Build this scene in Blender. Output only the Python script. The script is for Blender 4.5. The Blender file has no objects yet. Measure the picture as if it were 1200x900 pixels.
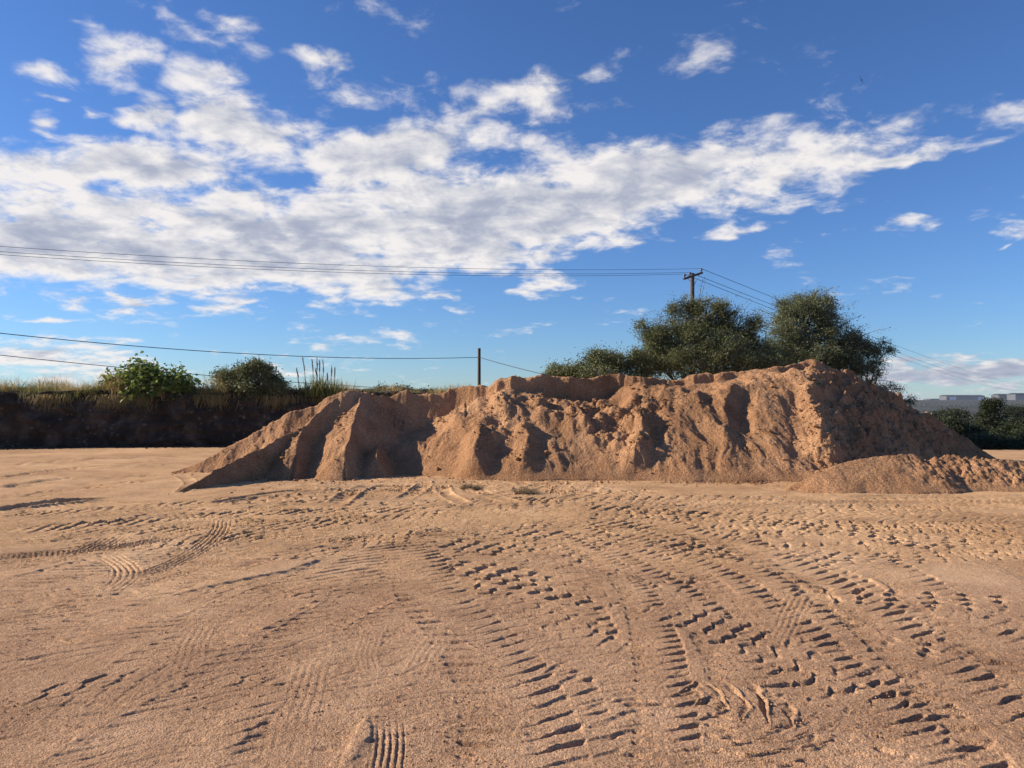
import bpy, math, random
import numpy as np
from math import radians as R
random.seed(7)
rng = np.random.default_rng(11)
scene = bpy.context.scene

# ------------------------------------------------------------------ camera
EYE = 1.65; F = 873.0; HZ = 468.0
cam_d = bpy.data.cameras.new("camera"); cam = bpy.data.objects.new("camera", cam_d)
scene.collection.objects.link(cam); scene.camera = cam
cam.location = (0, 0, EYE)
cam.rotation_euler = (R(90) + math.atan((HZ - 450) / F), 0, 0)
cam_d.sensor_width = 36.0; cam_d.lens = F / 1200 * 36.0
cam_d.clip_start = 0.05; cam_d.clip_end = 30000

# ------------------------------------------------------------------ light
SUN_AZ = -82.0      # degrees from the view axis (+Y), negative = to the left
SUN_EL = 26.5
sd = bpy.data.lights.new("sun", 'SUN'); sun = bpy.data.objects.new("sun", sd)
scene.collection.objects.link(sun)
sd.energy = 5.0; sd.angle = R(0.5); sd.color = (1.0, 0.86, 0.68)
sdir = (math.sin(R(SUN_AZ)) * math.cos(R(SUN_EL)), math.cos(R(SUN_AZ)) * math.cos(R(SUN_EL)), math.sin(R(SUN_EL)))
from mathutils import Vector
sun.rotation_euler = Vector(sdir).to_track_quat('Z', 'Y').to_euler()
scene.view_settings.view_transform = 'Standard'; scene.view_settings.look = 'None'
scene.view_settings.gamma = 1.0; scene.view_settings.use_curve_mapping = False
scene.view_settings.exposure = 0.72
scene.render.engine = 'CYCLES'
scene.cycles.max_bounces = 6; scene.cycles.diffuse_bounces = 3
scene.cycles.volume_bounces = 0; scene.cycles.transparent_max_bounces = 8

# ------------------------------------------------------------------ node helper
class NT:
    def __init__(s, tree):
        s.t = tree; s.n = tree.nodes; s.l = tree.links
    def new(s, typ, **kw):
        nd = s.n.new(typ)
        for k, v in kw.items(): setattr(nd, k, v)
        return nd
    def put(s, sock, v):
        if isinstance(v, bpy.types.NodeSocket): s.l.new(v, sock)
        elif v is not None: sock.default_value = v
    def m(s, op, a=None, b=None, c=None, clamp=False):
        nd = s.new('ShaderNodeMath', operation=op, use_clamp=clamp)
        s.put(nd.inputs[0], a)
        if b is not None: s.put(nd.inputs[1], b)
        if c is not None: s.put(nd.inputs[2], c)
        return nd.outputs[0]
    def noise(s, vec, scale, detail=4.0, rough=0.5, lac=2.0, dist=0.0, dim='3D'):
        nd = s.new('ShaderNodeTexNoise', noise_dimensions=dim)
        if vec is not None: s.l.new(vec, nd.inputs['Vector'])
        nd.inputs['Scale'].default_value = scale; nd.inputs['Detail'].default_value = detail
        nd.inputs['Roughness'].default_value = rough; nd.inputs['Lacunarity'].default_value = lac
        nd.inputs['Distortion'].default_value = dist
        return nd.outputs['Fac']
    def ramp(s, fac, stops, interp='LINEAR'):
        nd = s.new('ShaderNodeValToRGB'); cr = nd.color_ramp; cr.interpolation = interp
        while len(cr.elements) < len(stops): cr.elements.new(0.5)
        for e, (p, c) in zip(cr.elements, stops):
            e.position = p; e.color = (c[0], c[1], c[2], 1) if len(c) == 3 else c
        s.put(nd.inputs[0], fac); return nd.outputs[0]
    def mix(s, fac, a, b, mode='MIX'):
        nd = s.new('ShaderNodeMix', data_type='RGBA', blend_type=mode)
        s.put(nd.inputs[0], fac)
        for i, v in ((6, a), (7, b)):
            if isinstance(v, tuple) and len(v) == 3: v = v + (1,)
            s.put(nd.inputs[i], v)
        return nd.outputs[2]
    def smooth(s, x, lo, hi):
        nd = s.new('ShaderNodeMapRange', interpolation_type='SMOOTHSTEP')
        s.put(nd.inputs[0], x); nd.inputs[1].default_value = lo; nd.inputs[2].default_value = hi
        return nd.outputs[0]

# ------------------------------------------------------------------ world: sky and clouds
W = bpy.data.worlds.new("World"); scene.world = W; W.use_nodes = True
W.node_tree.nodes.clear(); w = NT(W.node_tree)
out = w.new('ShaderNodeOutputWorld')
sky = w.new('ShaderNodeTexSky', sky_type='NISHITA')
sky.sun_disc = False; sky.sun_elevation = R(SUN_EL); sky.sun_rotation = R(SUN_AZ)
sky.air_density = 1.15; sky.dust_density = 0.05; sky.ozone_density = 3.5; sky.altitude = 900
tc = w.new('ShaderNodeTexCoord')
sep = w.new('ShaderNodeSeparateXYZ'); w.l.new(tc.outputs['Generated'], sep.inputs[0])
X, Y, Z = sep.outputs
az = w.m('ARCTAN2', X, Y); el = w.m('ARCSINE', Z)
zc = w.m('ADD', w.m('MAXIMUM', Z, 0.0), 0.22)
px, py = w.m('DIVIDE', X, zc), w.m('DIVIDE', Y, zc)
cmb = w.new('ShaderNodeCombineXYZ'); w.l.new(px, cmb.inputs[0]); w.l.new(py, cmb.inputs[1]); PV = cmb.outputs[0]
cae = w.new('ShaderNodeCombineXYZ'); w.l.new(az, cae.inputs[0]); w.l.new(el, cae.inputs[1])
# gentle warp of the cloud-bank outlines
wn = w.new('ShaderNodeTexNoise'); w.l.new(PV, wn.inputs['Vector']); wn.inputs['Scale'].default_value = 5.0; wn.inputs['Detail'].default_value = 3
wv = w.new('ShaderNodeVectorMath', operation='SUBTRACT'); w.l.new(wn.outputs['Color'], wv.inputs[0]); wv.inputs[1].default_value = (.5, .5, .5)
wsc = w.new('ShaderNodeVectorMath', operation='MULTIPLY'); w.l.new(wv.outputs[0], wsc.inputs[0]); wsc.inputs[1].default_value = (0.10, 0.055, 0)
wad = w.new('ShaderNodeVectorMath', operation='ADD'); w.l.new(cae.outputs[0], wad.inputs[0]); w.l.new(wsc.outputs[0], wad.inputs[1]); AE = wad.outputs[0]
# cloud banks: where they hang in the sky (azimuth, elevation), their half sizes, tilt, weight
CL = [
 (60,265,260,80,0,1.25),(180,300,240,58,0,1.2),(380,285,240,72,-3,1.3),(560,245,210,72,-10,1.3),(740,228,220,56,-10,1.25),(640,270,170,32,-10,1.1),(905,196,170,40,-5,1.0),(480,330,60,16,0,.8),
 (1050,186,105,16,-2,.95),(285,150,100,58,15,1.15),(180,192,170,34,-8,1.15),(420,195,80,45,0,1.1),(245,90,80,30,-20,.85),(135,75,55,32,-8,.82),
 (35,72,52,20,4,.85),(155,124,40,17,0,.85),(105,128,26,12,10,.7),(375,76,42,17,5,.85),(420,112,85,38,0,.75),(440,95,60,20,10,.6),
 (50,149,30,12,6,.9),(48,109,30,8,4,.7),(25,192,75,30,0,.85),(490,180,110,45,-20,1.1),(560,125,110,30,-22,.75),(650,110,90,42,-15,.62),
 (690,90,60,18,-20,.6),(785,78,50,18,-12,.44),(875,18,60,26,-25,.48),(850,272,75,13,-5,.95),(1065,267,36,11,0,.75),(1190,275,36,18,-6,.85),
 (1165,293,18,6,0,.7),(905,240,60,8,-3,.6),(1045,226,85,9,-8,.5),(450,357,50,11,-4,.6),(530,352,32,12,10,.75),(620,340,70,10,-4,.72),
 (145,351,32,6,0,.8),(400,400,100,22,-4,.5),(30,374,60,10,0,.9),(70,425,200,42,0,.78),(330,430,130,26,0,.42),(640,330,60,10,0,.5),
 (1140,440,260,26,0,1.0),(1040,448,140,18,0,.9),(215,38,40,14,10,.45),(620,82,50,12,-10,.45),(290,30,50,12,0,.4),(170,110,60,12,20,.4),(100,128,30,14,10,.85),(50,148,34,14,6,.9),(165,122,40,14,0,.9),(375,72,45,18,5,.9),(440,82,50,16,8,.7),
]
B = None
for (u, v, a, b, rot, wt) in CL:
    x_, z_ = (u - 600) / F, (HZ - v) / F
    mp = w.new('ShaderNodeMapping', vector_type='TEXTURE')
    w.l.new(AE, mp.inputs[0])
    ca = math.atan(x_); ce = math.atan2(z_, math.hypot(1, x_))
    mp.inputs['Location'].default_value = (ca, ce, 0)
    sx = math.cos(ca) ** 2; sy = math.cos(ca)
    mp.inputs['Rotation'].default_value = (0, 0, R(-rot))
    mp.inputs['Scale'].default_value = (a / F * sx * 1.25, b / F * sy * 1.25, 1)
    g = w.new('ShaderNodeTexGradient', gradient_type='SPHERICAL'); w.l.new(mp.outputs[0], g.inputs[0])
    q = w.m('MULTIPLY', w.m('POWER', g.outputs['Fac'], 0.7), wt)
    B = q if B is None else w.m('SMOOTH_MAX', B, q, 0.12)
def dens(vec):
    a = w.noise(vec, 3.0, 6, 0.52, 2.1); b = w.noise(vec, 9.0, 7, 0.6, 2.1, 0.3)
    return w.m('ADD', w.m('MULTIPLY', a, 0.9), w.m('MULTIPLY', b, 0.7))
N0 = dens(PV)
off = w.new('ShaderNodeVectorMath', operation='ADD'); w.l.new(PV, off.inputs[0])
off.inputs[1].default_value = (sdir[0] * 0.055, sdir[1] * 0.055 + 0.03, 0)
N1 = dens(off.outputs[0])
D = w.m('ADD', w.m('MULTIPLY', B, 0.98), w.m('MULTIPLY', w.m('SUBTRACT', N0, 0.91), 2.1))
alpha = w.smooth(D, 0.05, 0.64)
thick = w.smooth(D, 0.42, 1.15)
relief = w.m('MULTIPLY', w.m('SUBTRACT', N0, N1), 2.3)
lowgrey = w.m('MULTIPLY', w.smooth(az, 0.20, 0.42), w.m('SUBTRACT', 1.0, w.smooth(el, 0.05, 0.12)))
lit = w.m('SUBTRACT', w.m('ADD', w.m('SUBTRACT', 0.93, w.m('MULTIPLY', thick, 0.52)), relief), w.m('MULTIPLY', lowgrey, 0.38), clamp=True)
ccol = w.ramp(lit, [(0.0, (0.33, 0.37, 0.50)), (0.45, (0.47, 0.50, 0.60)), (0.75, (0.70, 0.70, 0.74)), (1.0, (0.92, 0.88, 0.86))])
bg1 = w.new('ShaderNodeBackground'); w.l.new(w.mix(1.0, sky.outputs[0], (0.64, 0.88, 1.27), 'MULTIPLY'), bg1.inputs[0]); bg1.inputs[1].default_value = 0.064
bg2 = w.new('ShaderNodeBackground'); w.l.new(ccol, bg2.inputs[0]); bg2.inputs[1].default_value = 0.61
mxs = w.new('ShaderNodeMixShader'); w.l.new(w.m('MULTIPLY', alpha, 0.97), mxs.inputs[0])
w.l.new(bg1.outputs[0], mxs.inputs[1]); w.l.new(bg2.outputs[0], mxs.inputs[2]); w.l.new(mxs.outputs[0], out.inputs[0])

# ------------------------------------------------------------------ mesh helpers
def make_obj(name, verts, faces, mat, parent=None, smooth=True, mats=None, midx=None):
    """faces: int array (n,4) or (n,3), or a list of arrays of those"""
    me = bpy.data.meshes.new(name)
    verts = np.asarray(verts, dtype=np.float32).reshape(-1, 3)
    if not isinstance(faces, list): faces = [faces]
    faces = [np.asarray(f, dtype=np.int32) for f in faces if len(f)]
    loops = np.concatenate([f.ravel() for f in faces]); tot = np.concatenate([np.full(len(f), f.shape[1], np.int32) for f in faces])
    start = np.concatenate([[0], np.cumsum(tot)[:-1]]).astype(np.int32)
    me.vertices.add(len(verts)); me.vertices.foreach_set('co', verts.ravel())
    me.loops.add(len(loops)); me.loops.foreach_set('vertex_index', loops)
    me.polygons.add(len(tot)); me.polygons.foreach_set('loop_start', start); me.polygons.foreach_set('loop_total', tot)
    me.polygons.foreach_set('use_smooth', np.full(len(tot), bool(smooth)))
    for mt in (mats or [mat]): me.materials.append(mt)
    if midx is not None: me.polygons.foreach_set('material_index', np.asarray(midx, dtype=np.int32))
    me.update(calc_edges=True); me.validate()
    o = bpy.data.objects.new(name, me); scene.collection.objects.link(o)
    if parent is not None: o.parent = parent
    return o
def grid_faces(nr, nc, wrap=False):
    i = np.arange(nr * nc, dtype=np.int32).reshape(nr, nc)
    if wrap:
        j = np.roll(i, -1, axis=1); a, b, c, d = i[:-1], j[:-1], j[1:], i[1:]
    else:
        a, b, c, d = i[:-1, :-1], i[:-1, 1:], i[1:, 1:], i[1:, :-1]
    return np.stack([a.ravel(), b.ravel(), c.ravel(), d.ravel()], 1)
def tag(o, label=None, cat=None, group=None, kind=None):
    if label: o['label'] = label
    if cat: o['category'] = cat
    if group: o['group'] = group
    if kind: o['kind'] = kind
    return o
def empty(name, loc):
    o = bpy.data.objects.new(name, None); scene.collection.objects.link(o); o.location = loc; o.empty_display_size = .2
    return o
class MB:
    def __init__(s): s.v = []; s.q = []; s.t = []; s.n = 0
    def add(s, v, q=None, t=None):
        v = np.asarray(v, float).reshape(-1, 3)
        if q is not None and len(q): s.q.append(np.asarray(q, np.int32) + s.n)
        if t is not None and len(t): s.t.append(np.asarray(t, np.int32) + s.n)
        s.v.append(v); s.n += len(v)
    def box(s, c, d, rz=0.0):
        c = np.array(c, float); d = np.array(d, float) / 2
        v = np.array([[x, y, z] for z in (-1, 1) for x, y in ((-1, -1), (1, -1), (1, 1), (-1, 1))]) * d
        cs, sn = math.cos(rz), math.sin(rz)
        v = np.stack([v[:, 0] * cs - v[:, 1] * sn, v[:, 0] * sn + v[:, 1] * cs, v[:, 2]], 1) + c
        s.add(v, [[3, 2, 1, 0], [4, 5, 6, 7], [0, 1, 5, 4], [1, 2, 6, 5], [2, 3, 7, 6], [3, 0, 4, 7]])
    def tube(s, pts, rad, n=6, cap=True):
        pts = np.asarray(pts, float); rad = np.broadcast_to(np.asarray(rad, float), (len(pts),))
        t = np.gradient(pts, axis=0); t /= np.linalg.norm(t, axis=1)[:, None] + 1e-9
        up = np.array([0, 0, 1.0]) if abs(t[:, 2]).mean() < 0.9 else np.array([0, 1.0, 0])
        a = np.cross(t, up); a /= np.linalg.norm(a, axis=1)[:, None] + 1e-9; b = np.cross(a, t)
        th = np.linspace(0, 2 * np.pi, n, endpoint=False)
        v = pts[:, None] + rad[:, None, None] * (a[:, None] * np.cos(th)[None, :, None] + b[:, None] * np.sin(th)[None, :, None])
        s.add(v.reshape(-1, 3), grid_faces(len(pts), n, True)[:, ::-1])
        if cap:
            for k, fl in ((0, 1), (len(pts) - 1, -1)):
                base = v[k]; c = pts[k]
                s.add(np.vstack([base, c]), None, [[i, (i + 1) % n, n][::fl] for i in range(n)])
    def build(s, name, mat, parent=None, smooth=True):
        fs = []
        if s.q: fs.append(np.vstack(s.q))
        if s.t: fs.append(np.vstack(s.t))
        return make_obj(name, np.vstack(s.v), fs, mat, parent, smooth)

# ------------------------------------------------------------------ numpy noise
def _h(ix, iy, seed):
    n = (ix.astype(np.int64) * 374761393 + iy.astype(np.int64) * 668265263 + seed * 1442695041) & 0xffffffff
    n = ((n ^ (n >> 13)) * 1274126177) & 0xffffffff
    return ((n ^ (n >> 16)) & 0xffffff) / float(0xffffff)
def pn(x, y, seed=0):
    ix = np.floor(x); iy = np.floor(y); fx = x - ix; fy = y - iy
    ux = fx * fx * fx * (fx * (fx * 6 - 15) + 10); uy = fy * fy * fy * (fy * (fy * 6 - 15) + 10)
    def g(i, j):
        a = _h(ix + i, iy + j, seed) * 2 * np.pi
        return np.cos(a) * (fx - i) + np.sin(a) * (fy - j)
    a, b, c, d = g(0, 0), g(1, 0), g(0, 1), g(1, 1)
    return ((a + (b - a) * ux) + ((c + (d - c) * ux) - (a + (b - a) * ux)) * uy) * 1.5
def fbm(x, y, f=1.0, octv=4, gain=0.5, seed=0):
    s = 0; a = 1.0; t = 0
    for k in range(octv):
        s = s + a * pn(x * f + 17.3 * k, y * f - 9.1 * k, seed + k); t += a; a *= gain; f *= 2.03
    return s / t
def ridged(x, y, f=1.0, octv=4, gain=0.5, seed=0):
    s = 0; a = 1.0; t = 0
    for k in range(octv):
        s = s + a * (1 - np.abs(pn(x * f + 7.3 * k, y * f + 3.1 * k, seed + k)) * 2); t += a; a *= gain; f *= 2.07
    return s / t
def sstep(x, a, b):
    t = np.clip((x - a) / (b - a), 0, 1); return t * t * (3 - 2 * t)
def worley(x, y, f, seed=0):
    x = x * f; y = y * f; ix = np.floor(x); iy = np.floor(y); best = np.full(x.shape, 9.0)
    for i in (-1, 0, 1):
        for j in (-1, 0, 1):
            cx = ix + i + _h(ix + i, iy + j, seed); cy = iy + j + _h(ix + i, iy + j, seed + 5)
            best = np.minimum(best, (x - cx) ** 2 + (y - cy) ** 2)
    return np.sqrt(best)

# photo-survey helper: a sighting (u, v) at distance Y is a point of the place
def at(u, v, Y): return np.array([(u - 600) / F * Y, Y, EYE + (HZ - v) / F * Y])
def gnd(u, v):
    Y = EYE * F / (v - HZ); return np.array([(u - 600) / F * Y, Y])

# ------------------------------------------------------------------ materials
def mat(name, base=None, rough=0.9, build=None, spec=0.3, metal=0.0):
    m = bpy.data.materials.new(name); m.use_nodes = True; t = NT(m.node_tree)
    b = m.node_tree.nodes['Principled BSDF']; b.inputs['Roughness'].default_value = rough
    b.inputs['Specular IOR Level'].default_value = spec; b.inputs['Metallic'].default_value = metal
    if base: b.inputs['Base Color'].default_value = (*base, 1)
    if build: build(t, b)
    return m
def pos(t):
    g = t.new('ShaderNodeNewGeometry'); return g.outputs['Position']
def bump(t, b, h, strength, dist):
    bp = t.new('ShaderNodeBump'); t.l.new(h, bp.inputs['Height'])
    bp.inputs['Strength'].default_value = strength; bp.inputs['Distance'].default_value = dist
    t.l.new(bp.outputs[0], b.inputs['Normal'])
def sand_nodes(light, mid, dark, grain_scale=170, mid_bump=0.8):
    def f(t, b):
        P = pos(t)
        n0 = t.noise(P, 0.35, 4, 0.55); n1 = t.noise(P, 2.2, 5, 0.6); n2 = t.noise(P, 26, 4, 0.65); g = t.noise(P, grain_scale, 3, 0.7)
        k = t.m('ADD', t.m('ADD', t.m('MULTIPLY', n0, 0.40), t.m('MULTIPLY', n1, 0.30)), t.m('MULTIPLY', n2, 0.30))
        c = t.ramp(k, [(0.37, dark), (0.5, mid), (0.63, light)])
        sp = t.ramp(g, [(0.34, (0.42, 0.40, 0.38)), (0.5, (0.97, 0.97, 0.97)), (0.66, (1.5, 1.5, 1.5))])
        c = t.mix(1.0, c, sp, 'MULTIPLY')
        t.l.new(c, b.inputs['Base Color'])
        h = t.m('ADD', t.m('MULTIPLY', g, 0.55), t.m('MULTIPLY', t.noise(P, 60, 3, 0.6), 0.8))
        h = t.m('ADD', h, t.m('MULTIPLY', t.noise(P, 18, 4, 0.7), mid_bump))
        bump(t, b, h, 0.8, 0.018)
    return f
def ground_nodes(t, b):
    P = pos(t); sp_ = t.new('ShaderNodeSeparateXYZ'); t.l.new(P, sp_.inputs[0])
    sand_nodes((0.66, 0.43, 0.255), (0.515, 0.322, 0.182), (0.34, 0.20, 0.11), 120)(t, b)
    sandc = b.inputs['Base Color'].links[0].from_socket
    dry = t.smooth(t.m('ADD', sp_.outputs[1], t.m('MULTIPLY', t.m('SUBTRACT', t.noise(P, 0.55, 4, 0.6), 0.5), 7.0)), 4.5, 10.5)
    sandc = t.mix(1.0, sandc, t.mix(dry, (0.88, 0.86, 0.90), (1.10, 1.08, 1.00)), 'MULTIPLY')
    damp = t.smooth(t.noise(P, 0.8, 5, 0.65), 0.52, 0.66)
    sandc = t.mix(t.m('MULTIPLY', damp, 0.28), sandc, (0.27, 0.165, 0.105))
    pale = t.smooth(t.noise(P, 0.42, 5, 0.6, 2.0, 0.6), 0.53, 0.68)
    sandc = t.mix(t.m('MULTIPLY', pale, 0.40), sandc, (0.68, 0.46, 0.28))
    ln = t.new('ShaderNodeVectorMath', operation='LENGTH'); t.l.new(P, ln.inputs[0]); r = ln.outputs['Value']
    scr = t.ramp(t.noise(P, 0.6, 6, 0.65), [(0.3, (0.035, 0.04, 0.015)), (0.5, (0.07, 0.065, 0.03)), (0.7, (0.13, 0.10, 0.055))])
    # far fields: stretched patches of scrub, stubble and bare soil
    mp = t.new('ShaderNodeMapping'); t.l.new(P, mp.inputs[0]); mp.inputs['Scale'].default_value = (0.0022, 0.006, 0.0)
    f1 = t.noise(mp.outputs[0], 1.6, 5, 0.6)
    fld = t.ramp(f1, [(0.32, (0.012, 0.016, 0.012)), (0.46, (0.022, 0.026, 0.018)), (0.56, (0.05, 0.047, 0.03)), (0.62, (0.02, 0.022, 0.016)), (0.72, (0.08, 0.065, 0.045))])
    c = t.mix(t.smooth(r, 60, 160), scr, fld)
    edge = t.m('ADD', r, t.m('MULTIPLY', t.noise(P, 0.8, 4, 0.6), 3.0))
    ey = t.m('ADD', sp_.outputs[1], t.m('MULTIPLY', t.noise(P, 0.8, 4, 0.6), 1.2))
    rightm = t.m('MULTIPLY', t.smooth(ey, 25.4, 25.8), t.smooth(sp_.outputs[0], 5.0, 6.0))
    c = t.mix(t.m('MAXIMUM', rightm, t.smooth(edge, 40, 41)), sandc, c)
    t.l.new(c, b.inputs['Base Color'])
M_ground = mat('ground_sand', rough=0.95, build=ground_nodes, spec=0.12)
M_pile = mat('pile_sand', rough=0.95, build=sand_nodes((0.55, 0.32, 0.175), (0.38, 0.207, 0.107), (0.23, 0.118, 0.06), 60, 4.5), spec=0.1)
def bank_nodes(t, b):
    P = pos(t); n = t.noise(P, 1.4, 6, 0.65)
    c = t.ramp(n, [(0.3, (0.024, 0.018, 0.014)), (0.5, (0.050, 0.037, 0.027)), (0.68, (0.12, 0.085, 0.06))])
    v = t.new('ShaderNodeTexVoronoi'); t.l.new(P, v.inputs['Vector']); v.inputs['Scale'].default_value = 5
    st = t.smooth(v.outputs['Distance'], 0.45, 0.15)
    pick = t.smooth(t.noise(P, 3.1, 2), 0.52, 0.60)
    c = t.mix(t.m('MULTIPLY', st, pick), c, (0.15, 0.12, 0.095))
    t.l.new(c, b.inputs['Base Color']); bump(t, b, t.noise(P, 14, 6, 0.7), 0.8, 0.06)
M_bank = mat('bank_soil', rough=0.97, build=bank_nodes, spec=0.08)
def leaf_mat(name, c1, c2, c3, trans=0.25):
    m = bpy.data.materials.new(name); m.use_nodes = True; t = NT(m.node_tree)
    b = m.node_tree.nodes['Principled BSDF']; o = m.node_tree.nodes['Material Output']
    g = t.new('ShaderNodeNewGeometry')
    k = t.m('ADD', t.m('MULTIPLY', g.outputs['Random Per Island'], 0.6), t.m('MULTIPLY', t.noise(g.outputs['Position'], 0.9, 3, 0.6), 0.45))
    c = t.ramp(k, [(0.2, c1), (0.5, c2), (0.85, c3)])
    t.l.new(c, b.inputs['Base Color']); b.inputs['Roughness'].default_value = 0.6; b.inputs['Specular IOR Level'].default_value = 0.3
    tr = t.new('ShaderNodeBsdfTranslucent'); t.l.new(c, tr.inputs[0])
    mx = t.new('ShaderNodeMixShader'); mx.inputs[0].default_value = trans
    t.l.new(b.outputs[0], mx.inputs[1]); t.l.new(tr.outputs[0], mx.inputs[2]); t.l.new(mx.outputs[0], o.inputs[0])
    return m
M_thorn = leaf_mat('thorn_leaf', (0.065, 0.085, 0.028), (0.13, 0.15, 0.055), (0.25, 0.25, 0.12))
M_thorn2 = leaf_mat('grey_green_leaf', (0.085, 0.11, 0.05), (0.155, 0.18, 0.085), (0.28, 0.285, 0.16))
M_fig = leaf_mat('broad_leaf', (0.08, 0.12, 0.02), (0.15, 0.21, 0.04), (0.25, 0.31, 0.08), 0.4)
M_darkleaf = leaf_mat('dark_leaf', (0.018, 0.028, 0.012), (0.035, 0.048, 0.02), (0.06, 0.07, 0.03))
M_dry = leaf_mat('dry_grass', (0.20, 0.15, 0.05), (0.36, 0.27, 0.10), (0.55, 0.42, 0.20), 0.4)
M_grass = leaf_mat('green_grass', (0.08, 0.09, 0.022), (0.15, 0.16, 0.04), (0.26, 0.25, 0.08), 0.4)
def bark_nodes(t, b):
    P = pos(t); c = t.ramp(t.noise(P, 9, 5, 0.7), [(0.3, (0.045, 0.034, 0.026)), (0.7, (0.13, 0.10, 0.08))]); t.l.new(c, b.inputs['Base Color'])
    bump(t, b, t.noise(P, 22, 4, 0.6), 0.6, 0.02)
M_bark = mat('bark', rough=0.9, build=bark_nodes)
def wood_nodes(t, b):
    P = pos(t); mp = t.new('ShaderNodeMapping'); t.l.new(P, mp.inputs[0]); mp.inputs['Scale'].default_value = (1, 1, 0.06)
    c = t.ramp(t.noise(mp.outputs[0], 22, 5, 0.7), [(0.3, (0.055, 0.04, 0.03)), (0.7, (0.15, 0.115, 0.085))]); t.l.new(c, b.inputs['Base Color'])
M_pole = mat('weathered_pole_wood', rough=0.85, build=wood_nodes)
M_wire = mat('cable', (0.05, 0.05, 0.055), 0.5)
M_insul = mat('insulator_glaze', (0.05, 0.03, 0.025), 0.25, spec=0.5)
M_steel = mat('galvanised_steel', (0.45, 0.46, 0.47), 0.45, metal=0.6)

# ------------------------------------------------------------------ ground sheet
def polar_axis(edges):
    outv = [edges[0][0]]
    for (a, b, k) in edges:
        r = outv[-1]
        while r < b:
            r = r + (k(r) if callable(k) else k); outv.append(r)
    return np.array(outv)
rows = polar_axis([(0.3, 2.4, 0.12), (2.4, 17, lambda r: 0.00165 * r), (17, 40, lambda r: 0.006 * r), (40, 400, lambda r: 0.03 * r), (400, 20000, lambda r: 0.035 * r)])
cols = np.concatenate([np.arange(-180, -48, 2.0), np.arange(-48, -40, 0.5), np.arange(-40, 40, 0.088), np.arange(40, 48, 0.5), np.arange(48, 180, 2.0)])
cols = np.radians(cols)
RR, TT = np.meshgrid(rows, cols, indexing='ij')
GX = RR * np.sin(TT); GY = RR * np.cos(TT)

def path_local(X, Y, pts, width):
    """arc position s and signed lateral t of the points near a path"""
    pts = np.asarray(pts, float); m = width * 1.6
    # densify with Catmull-Rom
    P = np.vstack([2 * pts[0] - pts[1], pts, 2 * pts[-1] - pts[-2]]); cur = []
    for i in range(1, len(P) - 2):
        for q in np.linspace(0, 1, 7)[:-1]:
            a, b, c, d = P[i - 1], P[i], P[i + 1], P[i + 2]
            cur.append(0.5 * ((2 * b) + (-a + c) * q + (2 * a - 5 * b + 4 * c - d) * q * q + (-a + 3 * b - 3 * c + d) * q ** 3))
    cur.append(P[-2]); cur = np.array(cur)
    bb = (X > cur[:, 0].min() - m) & (X < cur[:, 0].max() + m) & (Y > cur[:, 1].min() - m) & (Y < cur[:, 1].max() + m)
    idx = np.nonzero(bb.ravel())[0]; x = X.ravel()[idx]; y = Y.ravel()[idx]
    best = np.full(len(idx), 1e9); S = np.zeros(len(idx)); T = np.zeros(len(idx)); s0 = 0
    for a, b in zip(cur[:-1], cur[1:]):
        d = b - a; L = math.hypot(*d)
        if L < 1e-6: continue
        q = ((x - a[0]) * d[0] + (y - a[1]) * d[1]) / L ** 2; qc = np.clip(q, 0, 1)
        ex = x - a[0] - qc * d[0]; ey = y - a[1] - qc * d[1]; dd = ex * ex + ey * ey
        k = dd < best; best[k] = dd[k]; S[k] = s0 + qc[k] * L; sg = np.sign(d[0] * ey - d[1] * ex); T[k] = (np.sqrt(dd) * sg)[k]; s0 += L
    ok = best < m * m
    return idx[ok], x[ok], y[ok], S[ok], T[ok], s0
def pulse(s, duty, soft):
    s = s - np.floor(s)
    return sstep(s, 0, soft) * (1 - sstep(s, duty, duty + soft))
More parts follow.
